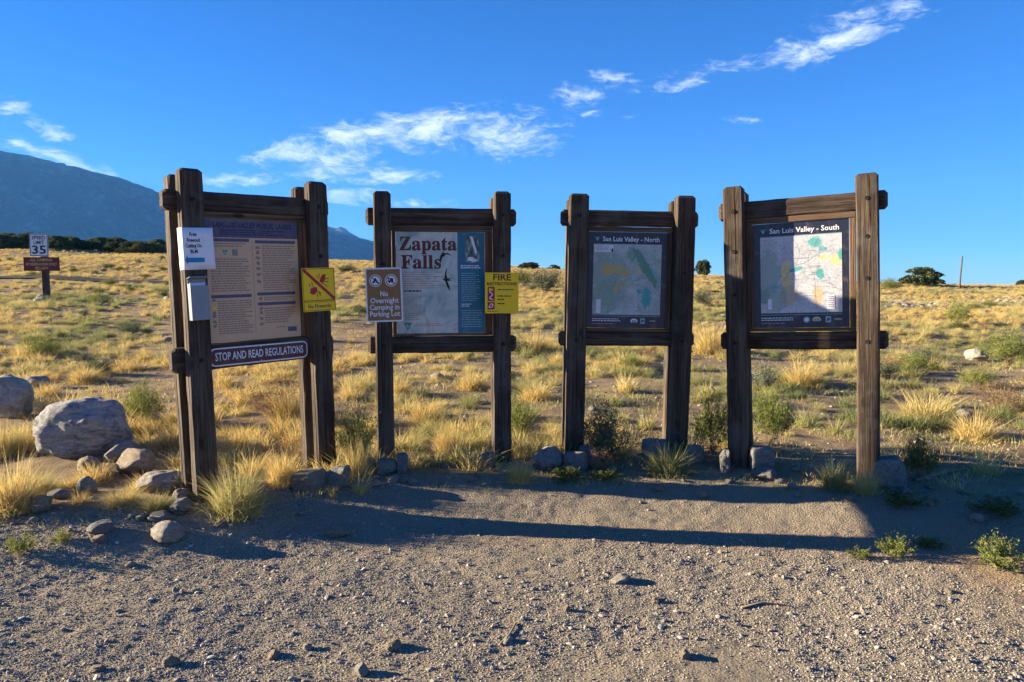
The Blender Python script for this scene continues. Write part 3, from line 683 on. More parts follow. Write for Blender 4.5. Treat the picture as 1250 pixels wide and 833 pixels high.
b3, pan, w, h = board('dark timber board with the mostly shaded northern map, third from the left', P3, [(-1, 2.2), (-1, 1.12), (1, 1.72), (1, 1.12)], (-.362, 1.224, .342, 2.078), NAVY, 3)
map_board(b3, pan, w, h, 'San Luis Valley - North', MAPN, (.042, .118, w - .048, h - .108), False)
b4, pan, w, h = board('timber board with the half sunlit southern map, at the right end of the row', P4, [(-1, 2.19), (-1, 1.86), (-1, 1.5), (-1, 1.1), (1, 2.21), (1, 1.92), (1, 1.6), (1, 1.11)], (-.36, 1.217, .368, 2.081), NAVY, 4)
map_board(b4, pan, w, h, 'San Luis Valley - South', MAPS, (.052, .122, w - .052, h - .112), True)

# ---- signs fixed to the boards
def on_board(p, name, x, y, z, label, cat, rz=0, ry=0):
    M = Matrix.Translation((p['X'], p['Y'], p['Z'])) @ Euler((0, p['roll'], p['yaw'])).to_matrix().to_4x4() @ Matrix.Translation((x, y, z)) @ Euler((0, ry, rz)).to_matrix().to_4x4()
    o = empty(name); o.matrix_world = M; return tag(o, label, cat)
def plate(root, w, h, m, t=.003, name='plate', r=.008):
    bm = bmesh.new(); pts = []
    for cx, cz, a0 in ((w - r, h - r, 0), (r, h - r, 90), (r, r, 180), (w - r, r, 270)):
        pts += [(cx + r * math.cos(R(a0 + k * 30)), cz + r * math.sin(R(a0 + k * 30))) for k in range(4)]
    f = bm.faces.new([bm.verts.new((a, 0, c)) for a, c in pts]); e = bmesh.ops.extrude_face_region(bm, geom=[f])
    for v in e['geom']:
        if isinstance(v, bmesh.types.BMVert): v.co.y += t
    bmesh.ops.recalc_face_normals(bm, faces=bm.faces[:])
    o = link(name, bm_mesh(name, bm), m, root)
    for q in (.014, h - .014): link('screw', SCREW, ALU, o, (w / 2, -.0015, q))
    return o
def _screw():
    bm = bmesh.new(); bmesh.ops.create_cone(bm, cap_ends=True, segments=8, radius1=.006, radius2=.004, depth=.003, matrix=Matrix.Rotation(R(90), 4, 'X')); return bm_mesh('screw', bm)
SCREW = _screw()
# stop and read plaque
W_ = .80; r_ = on_board(P1, 'plaque', -.40, P1['pd'] - .004, .993, 'dark red plaque STOP AND READ REGULATIONS on the lower rail of the rules board', 'sign')
pl = plate(r_, W_, .135, WHITE, .006, 'plate', .04)
Print().rrect(.010, .010, W_ - .010, .125, .033, PLAQUE, 1).text('STOP AND READ REGULATIONS', W_ / 2, .0675, .085, WHITE, 2, .0010, maxw=W_ * .90).build('lettering', pl)
# no fireworks
r_ = on_board(P1, 'warning_sign', .322, -.006, 1.362, 'yellow no fireworks sign with red diagonal bar and red firecrackers', 'sign', ry=R(-.8))
w, h = .298, .345; pl = plate(r_, w, h, YEL)
q = Print(); e = .006
for (a, b_, c, d) in ((e, e, w - e, e + .004), (e, h - e - .004, w - e, h - e), (e, e + .004, e + .004, h - e - .004), (w - e - .004, e + .004, w - e, h - e - .004)): q.rect(a, b_, c, d, MAROON, 1)
q.rect(e + .004, .084, w - e - .004, .089, MAROON, 1).rect(e + .004, .074, w - e - .004, .078, MAROON, 1); q.build('border', pl)['kind'] = 'stuff'
q = Print().line((.012, h - .012), (w - .012, .094), .024, RED, 3)
q.poly([(.065, .145), (.10, .13), (.13, .16), (.13, .19), (.10, .195), (.07, .18)], RED, 1)
q.poly([(.155, .235), (.185, .22), (.205, .245), (.215, .295), (.185, .29), (.165, .265)], RED, 1)
for a, b_ in (((.13, .165), (.165, .14)), ((.125, .15), (.135, .115)), ((.145, .155), (.16, .12)), ((.07, .195), (.06, .225)), ((.09, .2), (.085, .235)), ((.155, .26), (.13, .285)), ((.16, .275), (.15, .30)), ((.20, .235), (.235, .23)), ((.19, .22), (.225, .195)), ((.205, .255), (.24, .26))): q.line(a, b_, .006, MAROON, 1)
q.build('firecracker_symbol', pl)['kind'] = 'stuff'
Print().text('No Fireworks', w / 2, .040, .045, BLACK, 1, .0006, maxw=.21).build('lettering', pl)
# no overnight camping
r_ = on_board(P2, 'camping_sign', -.650, -.005, 1.292, 'brown No Overnight Camping in Parking Lot sign with white border', 'sign', ry=R(-1.3))
w, h = .305, .455; pl = plate(r_, w, h, WHITE, .003, 'plate', .012)
q = Print().rrect(.013, .013, w - .013, h - .013, .008, BROWN, 1)
for s, v in (('No', .235), ('Overnight', .178), ('Camping in', .122), ('Parking Lot', .066)): q.text(s, w / 2, v, .062, WHITE, 2, .0010, maxw={'No': .065, 'Overnight': .235, 'Camping in': .245, 'Parking Lot': .25}[s])
q.build('lettering', pl)
q = Print()
for k, u in enumerate((.085, .215)):
    q.disc(u, .348, .052, WHITE, 2).disc(u, .348, .046, PLAQUE, 3).disc(u, .348, .039, WHITE, 4)
    if k == 0: q.poly([(u - .028, .328), (u - .002, .374), (u + .028, .328), (u + .008, .328), (u, .345), (u - .008, .328)], BLACK, 5)
    else: q.rect(u - .028, .335, u + .018, .366, BLACK, 5).disc(u - .014, .333, .007, BLACK, 6).disc(u + .010, .333, .007, BLACK, 6).rect(u - .022, .348, u - .006, .36, WHITE, 6)
    q.line((u - .03, .348 + .03), (u + .03, .348 - .03), .007, PLAQUE, 7)
q.build('prohibition_symbols', pl)['kind'] = 'stuff'
# fire restrictions
r_ = on_board(P2, 'fire_sign', .352, -.006, 1.358, 'yellow FIRE RESTRICTIONS notice with red pictogram column', 'sign', ry=R(.4))
w, h = .292, .352; pl = plate(r_, w, h, YEL, .003, 'plate', .003)
Print().text('FIRE', w / 2, h - .043, .078, MAROON, 1, .0018, maxw=.155).text('RESTRICTIONS', w / 2, h - .098, .036, MAROON, 1, .0012, maxw=.262).build('lettering', pl)
q = Print().rect(.022, .106, .084, .23, RED, 1).rect(.022, .034, .084, .098, RED, 1)
q.blob(.05, .205, .016, .014, 2, YEL, 2).line((.036, .19), (.068, .165), .008, WHITE, 2).line((.066, .16), (.038, .135), .008, WHITE, 2).line((.036, .13), (.07, .12), .008, WHITE, 2).blob(.053, .066, .02, .018, 4, WHITE, 2).blob(.053, .066, .012, .01, 5, RED, 3); q.build('pictograms', pl)['kind'] = 'stuff'
q = Print(); 
for v, u1 in ((.205, .25), (.150, .23), (.122, .165), (.085, .17)): q.lines(.108, u1, v + .006, v - .006, 1, BLACK, int(v * 900), 1, .8, 0)
q.lines(.02, .11, .022, .014, 1, MAROON, 3, 1, .6, 0); q.build('body_text', pl)['kind'] = 'stuff'
# paper notice wrapped round the left post
def paper():
    hw = P1['pw'] / 2; xl = -P1['W'] / 2 - hw
    r = on_board(P1, 'paper_notice', xl, -.004, 1.700, 'white paper firewood notice with blue arrow, bent round the left post of the rules board', 'notice', ry=R(-1.2))
    prof = [(-.0045, .078), (-.0045, .04), (-.0045, .008), (-.002, .001), (.004, -.001), (.05, -.001), (.10, -.002), (.140, -.003), (.165, -.008), (.185, -.012), (.197, -.022)]
    V = []; F = []; n = len(prof); nz = 5
    for k in range(nz + 1):
        z = .292 * k / nz
        for j, (a, c) in enumerate(prof): V.append((a + (.010 if j == n - 1 else 0) * (1 - k / nz), c - (.012 * (k / nz) ** 3 if j > 8 else 0), z))
    for k in range(nz):
        for j in range(n - 1): F.append((k * n + j, k * n + j + 1, (k + 1) * n + j + 1, (k + 1) * n + j))
    me = mesh('sheet', V, F, True); sh = link('sheet', me, PAPER, r)
    md = sh.modifiers.new('thickness', 'SOLIDIFY'); md.thickness = .0012; md.offset = -1
    q = Print(); q.mats = []
    for s, v, mw in (('Free', .245, .050), ('Firewood', .205, .090), ('Cutting On', .166, .112), ('BLM', .126, .050)): q.text(s, .068, v, .036, BLACK, 5, .0009, maxw=mw)
    q.build('lettering', sh)
    q = Print().rect(.02, .052, .138, .084, BLUE, 5).poly([(-.001, .068), (.0205, .100), (.0205, .036)], BLUE, 6); q.build('arrow', sh)
paper()
def leaflet_box():
    r = on_board(P1, 'leaflet_box', -.505, 0, 1.35, 'grey plastic leaflet box on the left post below the paper notice', 'box', ry=R(-1))
    w, h, d = .128, .285, .05; V = []
    prof = [(-w / 2, -.002), (-w / 2, -d), (w / 2, -d), (w / 2, -.002)]
    bm = bmesh.new(); t = .004
    def slab(a, b_, c, dd, e, f):
        m = bmesh.ops.create_cube(bm, size=1)['verts']
        for v in m: v.co = Vector((a + (v.co.x + .5) * (b_ - a), c + (v.co.y + .5) * (dd - c), e + (v.co.z + .5) * (f - e)))
    slab(-w / 2, w / 2, -.006, -.002, 0, h); slab(-w / 2, -w / 2 + t, -d, -.0065, 0, h - .03); slab(w / 2 - t, w / 2, -d, -.0065, 0, h - .03)
    slab(-w / 2 + t + .0005, w / 2 - t - .0005, -d, -d + t, 0, h - .045); slab(-w / 2 + t + .0005, w / 2 - t - .0005, -d + t + .0005, -.0065, 0, t)
    link('shell', bm_mesh('shell', bm), PLASTIC, r)
    lid = box_mesh('lid', w + .012, d + .012, .006, .002, 1, (0, -(d + .012) / 2, 0)); link('lid', lid, PLASTIC, r, (0, -.003, h + .004), (R(-14), 0, 0))
    link('leaflets', box_mesh('leaflets', w - .02, .014, h - .03, 0, 1, (0, -.018, (h - .03) / 2 + .006)), PAPER, r)
leaflet_box()

# ------------------------------------------------------------------ plants: meshes
def tuft_geo(nb, h, r0, lean, width, seed, droop=.35, hmin=.35, seg=3):
    """grass tussock: nb curved tapering blades; returns verts, faces, per vertex blade value"""
    r = np.random.default_rng(seed)
    a = r.uniform(0, 2 * math.pi, nb); rr = r0 * np.sqrt(r.random(nb)); bx = np.cos(a) * rr; by = np.sin(a) * rr
    da = a + r.normal(0, .7, nb); ln = np.abs(r.normal(lean, lean * .5, nb)) * (.4 + rr / max(r0, 1e-6)); H = h * r.uniform(hmin, 1, nb) * (1 - .25 * rr / max(r0, 1e-6))
    ts = np.linspace(0, 1, seg + 1); wa = da + math.pi / 2 + r.normal(0, .8, nb); bl = r.random(nb)
    V = np.zeros((nb, 2 * seg + 1, 3)); dr = np.abs(r.normal(droop, droop * .5, nb))
    for i, t in enumerate(ts):
        out = ln * H * (t ** 1.7) ; up = H * (t - dr * t * t * .6)
        cx = bx + np.cos(da) * out; cy = by + np.sin(da) * out
        w = width * (1 - t * .85) / 2
        if i < seg:
            V[:, 2 * i] = np.stack([cx - np.cos(wa) * w, cy - np.sin(wa) * w, up], 1); V[:, 2 * i + 1] = np.stack([cx + np.cos(wa) * w, cy + np.sin(wa) * w, up], 1)
        else: V[:, 2 * i] = np.stack([cx, cy, up], 1)
    n = 2 * seg + 1; base = (np.arange(nb) * n)[:, None]
    q = np.concatenate([base + np.array([2 * i, 2 * i + 1, 2 * i + 3, 2 * i + 2]) for i in range(seg - 1)]); t3 = base + np.array([2 * seg - 2, 2 * seg - 1, 2 * seg])
    return V.reshape(-1, 3), q, t3, np.repeat(bl, n)
def tuft_mesh(name, parts, mat):
    Vs, Q, T, B = [], [], [], []; off = 0
    for p in parts:
        V, q, t, b = tuft_geo(*p); Vs.append(V); Q.append(q + off); T.append(t + off); B.append(b); off += len(V)
    me = fast_mesh(name, np.concatenate(Vs), [(4, np.concatenate(Q)), (3, np.concatenate(T))]); vattr(me, 'bl', np.concatenate(B)); me.materials.append(mat); return me
def leaf_cards(C, D, size, aspect, r, cup=.0):
    """small leaf quads (rhombs) at centres C, long axis along D"""
    n = len(C); D = D / np.linalg.norm(D, axis=1)[:, None]; q = r.normal(size=(n, 3)); S = np.cross(D, q); S /= np.linalg.norm(S, axis=1)[:, None] + 1e-9
    L = (size * r.uniform(.6, 1.3, n))[:, None]; W = L * aspect
    V = np.stack([C - D * L * .5, C + S * W * .5, C + D * L * .5, C - S * W * .5], 1); return V.reshape(-1, 3), (np.arange(n) * 4)[:, None] + np.arange(4)
def bush_meshes(name, seed, nst, up, nleaf, lsize, aspect, mat, stemmat, clump=.10, stemw=.008, topheavy=1.0):
    """normalised shrub, width about 1 and height about 1: stems, side shoots and small leaves"""
    r = np.random.default_rng(seed); tips = []; bm_pts = []
    for k in range(nst):
        a = r.uniform(0, 6.283); sp = .48 * math.sqrt(r.random()); H = up * r.uniform(.6, 1.0) * (1 - .55 * (sp / .5) ** 2)
        p0 = np.array([r.normal(0, .04), r.normal(0, .04), -.02]); p1 = np.array([math.cos(a) * sp * .45, math.sin(a) * sp * .45, H * .5]); p2 = np.array([math.cos(a) * sp, math.sin(a) * sp, H])
        bm_pts.append((p0, p1 + r.normal(0, .02, 3), p2)); 
        for j in range(7):
            t = r.uniform(.3, 1) ** (1 / topheavy); p = (1 - t) ** 2 * p0 + 2 * t * (1 - t) * p1 + t * t * p2
            d = (p2 - p1) * .6 + r.normal(0, .12, 3) + np.array([0, 0, .08]); tips.append((p, d))
    Vs, Fs = [], []; off = 0
    for (p0, p1, p2) in bm_pts:
        for a, b, w in ((p0, p1, stemw), (p1, p2, stemw * .6)):
            d = b - a; s = np.cross(d, r.normal(size=3)); s = s / np.linalg.norm(s) * w / 2; u = np.cross(d, s); u = u / np.linalg.norm(u) * w / 2
            V = np.array([a + s, a - s * .5 + u, a - s * .5 - u, b + s * .7, b - s * .35 + u * .7, b - s * .35 - u * .7]); Vs.append(V)
            Fs.append(np.array([[0, 1, 4, 3], [1, 2, 5, 4], [2, 0, 3, 5]]) + off); off += 6
    stem = fast_mesh('stem', np.concatenate(Vs), [(4, np.concatenate(Fs))]); stem.materials.append(stemmat)
    ii = r.integers(0, len(tips), nleaf); P = np.array([t[0] for t in tips])[ii]; D = np.array([t[1] for t in tips])[ii]
    tt = r.uniform(0, 1, nleaf)[:, None]; C = P + D * tt * .5 + r.normal(0, clump * .35, (nleaf, 3)) * (.4 + tt); C[:, 2] = np.maximum(C[:, 2], .01 + r.random(nleaf) * .03)
    DD = D / np.linalg.norm(D, axis=1)[:, None] + r.normal(0, .55, (nleaf, 3)); V, F = leaf_cards(C, DD, lsize, aspect, r)
    me = fast_mesh(name, V, [(4, F)]); per = r.random(len(tips))[ii] * .6 + r.random(nleaf) * .4; vattr(me, 'bl', np.repeat(per, 4)); me.materials.append(mat); return me, stem
def juniper_meshes(seed, w=1.0, h=.66):
    r = np.random.default_rng(seed); C = []; D = []; B = []; centres = []
    for k in range(64):
        a = r.uniform(0, 6.283); q = r.random() ** .5; z = r.uniform(.10, 1); rad = .5 * math.sqrt(max(0, 1 - (max(0, z - .35) / .68) ** 2)) * (1 if z > .3 else .85)
        c = np.array([math.cos(a) * q * rad * .82, math.sin(a) * q * rad * .82, z * h * .88]); s = r.uniform(.09, .15); b = r.random(); centres.append(c)
        m = 120; n = r.normal(size=(m, 3)); n /= np.linalg.norm(n, axis=1)[:, None]; n[:, 2] = np.abs(n[:, 2]) * .9 - .25
        C.append(c + n * s * r.uniform(.6, 1.15, m)[:, None]); D.append(n + np.array([0, 0, .5]) + r.normal(0, .3, (m, 3))); B.append(np.full(m, b) * .6 + r.random(m) * .4)
    C = np.concatenate(C); C[:, 2] = np.maximum(C[:, 2], .02); V, F = leaf_cards(C, np.concatenate(D), .062, .55, r)
    me = fast_mesh('crown', V, [(4, F)]); vattr(me, 'bl', np.repeat(np.concatenate(B), 4)); me.materials.append(JUNI)
    bm = bmesh.new()
    parts = [tube_mesh('t', [(0, 0, -.08), (.01, .01, .12), (-.015, .0, .3), (.01, -.01, .5)], [.05, .04, .028, .012], 7)]
    for c in centres[:9]: parts.append(tube_mesh('t', [(0, 0, .1 + .02 * len(parts)), tuple(c * .55 + np.array([0, 0, .05])), tuple(c * .95)], [.02, .013, .006], 5))
    for p in parts: bm.from_mesh(p); bpy.data.meshes.remove(p)
    tr = bm_mesh('trunk', bm, True); tr.materials.append(BARK); return me, tr

# ------------------------------------------------------------------ scattering (stuff)
def hidden_set(name, meshes):
    c = bpy.data.collections.new(name)
    for i, me in enumerate(meshes):
        o = bpy.data.objects.new('%s_%02d' % (name, i), me); c.objects.link(o)
    return c
def scatter(name, P, rot, scl, var, tint, coll, label=None, cat=None):
    me = bpy.data.meshes.new(name); me.vertices.add(len(P)); me.vertices.foreach_set('co', np.asarray(P, dtype=np.float32).ravel())
    a = me.attributes.new('rot', 'FLOAT_VECTOR', 'POINT'); a.data.foreach_set('vector', np.asarray(rot, dtype=np.float32).ravel())
    a = me.attributes.new('scl', 'FLOAT_VECTOR', 'POINT'); a.data.foreach_set('vector', np.asarray(scl, dtype=np.float32).ravel())
    a = me.attributes.new('var', 'INT', 'POINT'); a.data.foreach_set('value', np.asarray(var, dtype=np.int32))
    vattr(me, 'tint', tint); o = bpy.data.objects.new(name, me); COL.objects.link(o)
    ng = bpy.data.node_groups.new(name, 'GeometryNodeTree'); ng.interface.new_socket('Geometry', in_out='INPUT', socket_type='NodeSocketGeometry'); ng.interface.new_socket('Geometry', in_out='OUTPUT', socket_type='NodeSocketGeometry')
    gi = ng.nodes.new('NodeGroupInput'); go = ng.nodes.new('NodeGroupOutput'); iop = ng.nodes.new('GeometryNodeInstanceOnPoints'); ci = ng.nodes.new('GeometryNodeCollectionInfo')
    ci.inputs['Collection'].default_value = coll; ci.inputs['Separate Children'].default_value = True; ci.inputs['Reset Children'].default_value = True
    def na(n, t):
        q = ng.nodes.new('GeometryNodeInputNamedAttribute'); q.data_type = t; q.inputs['Name'].default_value = n; return q.outputs['Attribute']
    e2r = ng.nodes.new('FunctionNodeEulerToRotation'); L = ng.links.new
    L(gi.outputs[0], iop.inputs['Points']); L(ci.outputs[0], iop.inputs['Instance']); iop.inputs['Pick Instance'].default_value = True
    L(na('var', 'INT'), iop.inputs['Instance Index']); L(na('rot', 'FLOAT_VECTOR'), e2r.inputs[0]); L(e2r.outputs[0], iop.inputs['Rotation']); L(na('scl', 'FLOAT_VECTOR'), iop.inputs['Scale'])
    L(iop.outputs[0], go.inputs[0]); md = o.modifiers.new('scatter', 'NODES'); md.node_group = ng
    return tag(o, label, cat, kind='stuff')

# ------------------------------------------------------------------ rocks
from mathutils import noise as mnoise
def rock_mesh(name, seed, sub=3, rough=.25, cuts=5, boxy=0.0, cutlim=(.62, .9)):
    """normalised stone, about -.5..+.5 in each direction"""
    bm = bmesh.new(); bmesh.ops.create_icosphere(bm, subdivisions=sub, radius=1)
    r = np.random.default_rng(seed); V = np.array([v.co[:] for v in bm.verts])
    if boxy: 
        pn = (np.abs(V) ** (2 + boxy * 8)).sum(1) ** (1 / (2 + boxy * 8)); V = V / pn[:, None]
    for k in range(cuts):
        n = r.normal(size=3); n /= np.linalg.norm(n); d = r.uniform(*cutlim); e = np.maximum(0, V @ n - d); V = V - e[:, None] * n * .92
    off = Vector(r.uniform(-50, 50, 3)); out = []
    for v in V:
        p = Vector(v); q = p * 1.3 + off; k = 1 + rough * .55 * mnoise.noise(q) + rough * .28 * mnoise.noise(q * 2.3) + rough * .16 * mnoise.noise(q * 5.1)
        if sub >= 4: k += rough * .10 * mnoise.noise(q * 11) + rough * .06 * mnoise.noise(q * 24)
        out.append(p * k)
    V = np.array([o[:] for o in out]); mn, mx = V.min(0), V.max(0); V = (V - (mn + mx) / 2) / (mx - mn)
    for v, c in zip(bm.verts, V): v.co = c
    return bm_mesh(name, bm, True)
RM = [rock_mesh('stone', 100 + k, 4, .30, 5 + k % 4, 0, (.66, .95)) for k in range(8)]
RB = [rock_mesh('block', 130 + k, 4, .16, 5, .55, (.88, 1.15)) for k in range(5)]
RS = [rock_mesh('stone', 160 + k, 2, .35, 6) for k in range(8)]
BIG = rock_mesh('boulder', 209, 5, .26, 4, .06, (.82, 1.0)); BIG2 = rock_mesh('boulder', 211, 5, .3, 7, 0, (.65, .9))
_mc = {}
def with_mat(me, m):
    k = (me.name, m.name)
    if k not in _mc:
        c = me.copy(); c.materials.clear(); c.materials.append(m); _mc[k] = c
    return _mc[k]
ROCKFOOT = []
def put_rock(name, cx, base, w, h, mat, me, label, cat, group=None, depth=.8, rz=0, tilt=0, sink=.12):
    if base > 690: h *= .8; w *= .85; sink = .28; mat = 'p' if mat == 'b' else 't'
    p = hit(cx, base); d = p.y; W = w * d / FPX; H = h * d / FPX; Dp = W * depth
    k = (p.y + Dp * .42) / p.y; p.x *= k; W *= k; H *= k
    o = link(name, with_mat(me, ROCKS[mat]), None, None, (p.x, p.y + Dp * .42, tz(p.x, p.y + Dp * .3) + H * (.5 - sink)), (0, tilt, rz), (W, Dp, H / (1 - sink * .5)))
    ROCKFOOT.append((p.x, p.y + Dp * .42, max(W, Dp) * .5)); return tag(o, label, cat, group)
put_rock('boulder', 103, 561, 116, 74, 'g', BIG, 'largest boulder, banded grey and white, left of the boards', 'boulder', depth=.85, rz=0)
put_rock('boulder', 8, 512, 74, 56, 'p', BIG2, 'pale boulder cut by the left edge of the photo', 'boulder', depth=.8, rz=0)
for i, (cx, b, w, h, m, k, lab) in enumerate([
    (46, 476, 30, 17, 'b', 1, 'low grey rock just behind the pale boulder at the left edge'),
    (149, 569, 46, 27, 'b', 2, 'blue grey rock leaning against the right foot of the largest boulder'),
    (167, 583, 54, 34, 't', 3, 'rounded tan rock with a small weed in front, right of the largest boulder'),
    (197, 604, 56, 28, 'p', 4, 'pitted white rock beside the left post of the rules board'),
    (109, 580, 32, 24, 't', 5, 'wedge shaped tan rock below the largest boulder'),
    (107, 603, 26, 22, 'p', 6, 'small pale rounded rock, lower left of the oval tan rock'),
    (51, 628, 28, 22, 't', 7, 'brown rock with a flat top at the edge of the left grass clump'),
    (72, 611, 28, 12, 'b', 0, 'flat grey stone right behind the brown flat topped rock'),
    (123, 656, 32, 15, 'b', 1, 'flat grey green stone lying on gravel near the left weeds'),
    (206, 665, 52, 23, 'p', 2, 'flat pale slab on the gravel in front of the leftmost post'),
    (222, 612, 22, 14, 'b', 3, 'small grey stone touching the leftmost post'), (222, 630, 34, 18, 'b', 4, 'grey stone in the shade at the foot of the leftmost post'),
    (196, 640, 30, 13, 'b', 5, 'dark flat stone left of the leftmost post foot'), (272, 645, 22, 10, 't', 6, 'small tan stone under the green grass tussock'),
    (412, 657, 34, 10, 't', 7, 'flat stone half in the shadow band left of centre'),
    (666, 576, 46, 30, 'b', 2, 'rounded grey rock left of the northern map board foot'),
    (932, 588, 38, 16, 'b', 3, 'low rounded stone in front of the block at the southern map board'),
    (1192, 641, 18, 13, 'p', 4, 'egg shaped pale stone lying in the shade at the right'),
    (1191, 441, 32, 16, 'p', 5, 'pale flat boulder in the grass on the right hillside'),
    (50, 367, 12, 8, 'p', 6, 'white stone at the foot of the speed limit sign'),
    (128, 447, 15, 9, 'b', 7, 'blue grey stone in the grass above the largest boulder'), (92, 449, 13, 8, 'p', 1, 'whitish stone in the grass above the pale boulder'),
    (209, 816, 27, 17, 'p', 2, 'tan stone on the gravel at the lower left'), (335, 806, 24, 13, 't', 3, 'tan stone on the gravel below the leftmost board'),
    (375, 795, 16, 12, 'b', 5, 'pale pebble right of the tan stone in the lower gravel'), (480, 796, 30, 17, 'p', 4, 'flat tan stone in the lower gravel'),
    (441, 827, 24, 22, 'b', 0, 'angular stone at the bottom edge, left of centre'), (758, 714, 34, 15, 'b', 6, 'low flat stone in the gravel below the northern map board'),
    (692, 748, 14, 11, 'p', 7, 'small tan stone in the middle of the gravel'), (119, 822, 22, 10, 't', 1, 'small tan stone near the lower left corner'),
    (835, 806, 22, 12, 'p', 3, 'tan stone at the bottom right of the gravel'), (800, 738, 14, 10, 'p', 2, 'small tan stone on gravel, lower right of the low flat stone'),
    (620, 786, 16, 10, 'b', 1, 'small stone at the bottom centre'), (1158, 726, 16, 8, 'p', 5, 'small tan stone on the sandy right corner')]):
    put_rock('rock', cx, b, w, h, m, RM[k], lab, 'rock', rz=i * 1.3)
for (cx, b, w, h, m, k, dp, lab) in [
    (377, 602, 40, 25, 't', 0, .9, 'tan footing block at the inner post of the rules board'), (413, 598, 30, 28, 'b', 1, .9, 'grey footing block right of the rules board'),
    (472, 581, 24, 19, 'b', 2, .9, 'square footing block in front of the left post of the falls board'), (491, 579, 15, 26, 'b', 3, 1.2, 'narrow upright footing block right of the left falls board post'), (447, 577, 24, 16, 'b', 4, .9, 'dark footing block left of the falls board'),
    (594, 570, 20, 19, 't', 1, .9, 'footing block at the right post of the falls board'),
    (703, 576, 30, 24, 'b', 0, .8, 'tilted footing block under the northern map board'), (715, 568, 18, 24, 'b', 3, 1, 'second footing block right of the northern map board left post'),
    (800, 562, 36, 24, 'b', 2, .8, 'footing block behind the tussock at the northern map board'), (846, 566, 24, 22, 'b', 4, .8, 'footing block right of the northern map board'),
    (884, 578, 13, 31, 'b', 1, 1.4, 'narrow footing block left of the southern map board'), (929, 579, 30, 31, 'b', 2, .9, 'square footing block right of the left southern map post'),
    (1083, 598, 40, 38, 'b', 0, .8, 'large footing block at the right end post')]:
    put_rock('footing_block', cx, b, w, h, m, RB[k], lab, 'block', depth=dp, rz=.12 * (k - 2), tilt=.05 * (k - 2), sink=.10)

# loose stones along the lot edge and on the hillside: each its own object
lab = 'loose fist sized stone along the edge of the gravel'
for k in range(80):
    x = rng.uniform(-4.2, 4.6); y = edge_y(x) + rng.normal(-.12, .22); s = rng.uniform(.03, .085)
    o = link('stone', with_mat(RS[k % 8], ROCKS['tpbp'[k % 4]]), None, None, (x, y, tz(x, y) + s * .18), (0, 0, rng.uniform(0, 6.28)), (s * 1.25, s, s * .7)); tag(o, ['tan', 'pale', 'grey', 'whitish'][k % 4] + ' ' + lab, 'stone', 'loose %s stones along the gravel edge' % ['tan', 'pale', 'grey', 'whitish'][k % 4])
for k in range(70):
    y = 6.8 + 26 * rng.random() ** 1.5; x = y * rng.uniform(-.74, .74); s = rng.uniform(.05, .16) * (1 + y / 40)
    o = link('stone', with_mat(RS[k % 8], ROCKS['tpbp'[k % 4]]), None, None, (x, y, tz(x, y) + s * .15), (0, 0, rng.uniform(0, 6.28)), (s * 1.3, s, s * .65)); tag(o, ['tan', 'pale', 'grey', 'whitish'][k % 4] + ' bare fieldstone lying among the dry grass', 'stone', '%s stones scattered over the hillside' % ['tan', 'pale', 'grey', 'whitish'][k % 4])

# rubble strip on the right hillside, and the gravel
PEB = [rock_mesh('pebble', 300 + k, 1, .45, 4) for k in range(6)]
for p in PEB: p.materials.append(GRAVEL); p.polygons.foreach_set('use_smooth', [False] * len(p.polygons))
PSET = hidden_set('pebble', PEB)
n = 700; yy = 34 + rng.normal(0, 2.2, n); xx = yy * rng.uniform(.42, .80, n); s = rng.uniform(.06, .30, n)
scatter('rubble', np.stack([xx, yy, terrain(xx, yy) + s * .1], 1), np.stack([rng.normal(0, .2, n), rng.normal(0, .2, n), rng.uniform(0, 6.28, n)], 1), np.stack([s * 1.4, s, s * .4], 1), rng.integers(0, 6, n), .4 + rng.random(n) * .6, PSET, 'pale broken stones strewn in a line across the right hillside', 'rubble')
def gravel_pts(n, smin, smax, pw, seed, patch):
    r = np.random.default_rng(seed); v = r.random(n * 3); y = 2.25 + 4.4 * v ** 1.1; x = (r.random(n * 3) * 2 - 1) * (y * .78 + .3)
    keep = (lot_mask(x, y) > .35) & (r.random(n * 3) < np.clip(.5 + patch * fbm(x * 1.3, y * 1.3, 91, 3) + .28 * sstep(.5, -2, x) * patch - .45 * patch * sstep(2.0, 3.4, x) * sstep(5.2, 4.4, y) - .5 * patch * sstep(4.6, 5.2, y) * sstep(-2, -.5, x), .03, 1))
    x, y = x[keep][:n], y[keep][:n]; n = len(x); s = smin + (smax - smin) * r.random(n) ** pw
    sc_ = np.stack([s * r.uniform(.9, 1.6, n), s, s * r.uniform(.5, .9, n)], 1)
    return np.stack([x, y, terrain(x, y) + s * .12], 1), np.stack([r.normal(0, .35, n), r.normal(0, .35, n), r.uniform(0, 6.28, n)], 1), sc_, r.integers(0, 6, n), np.clip(.5 + fbm(x, y, 95, 3) + .5 * sstep(1, 3, x), 0, 1)
scatter('gravel', *gravel_pts(190000, .0028, .0085, 1.6, 1, 1.0), PSET, 'fine grey gravel covering the pull-off', 'gravel')
scatter('gravel', *gravel_pts(4200, .008, .028, 3.8, 2, 1.5), PSET, 'coarser stones lying on the fine gravel', 'gravel')

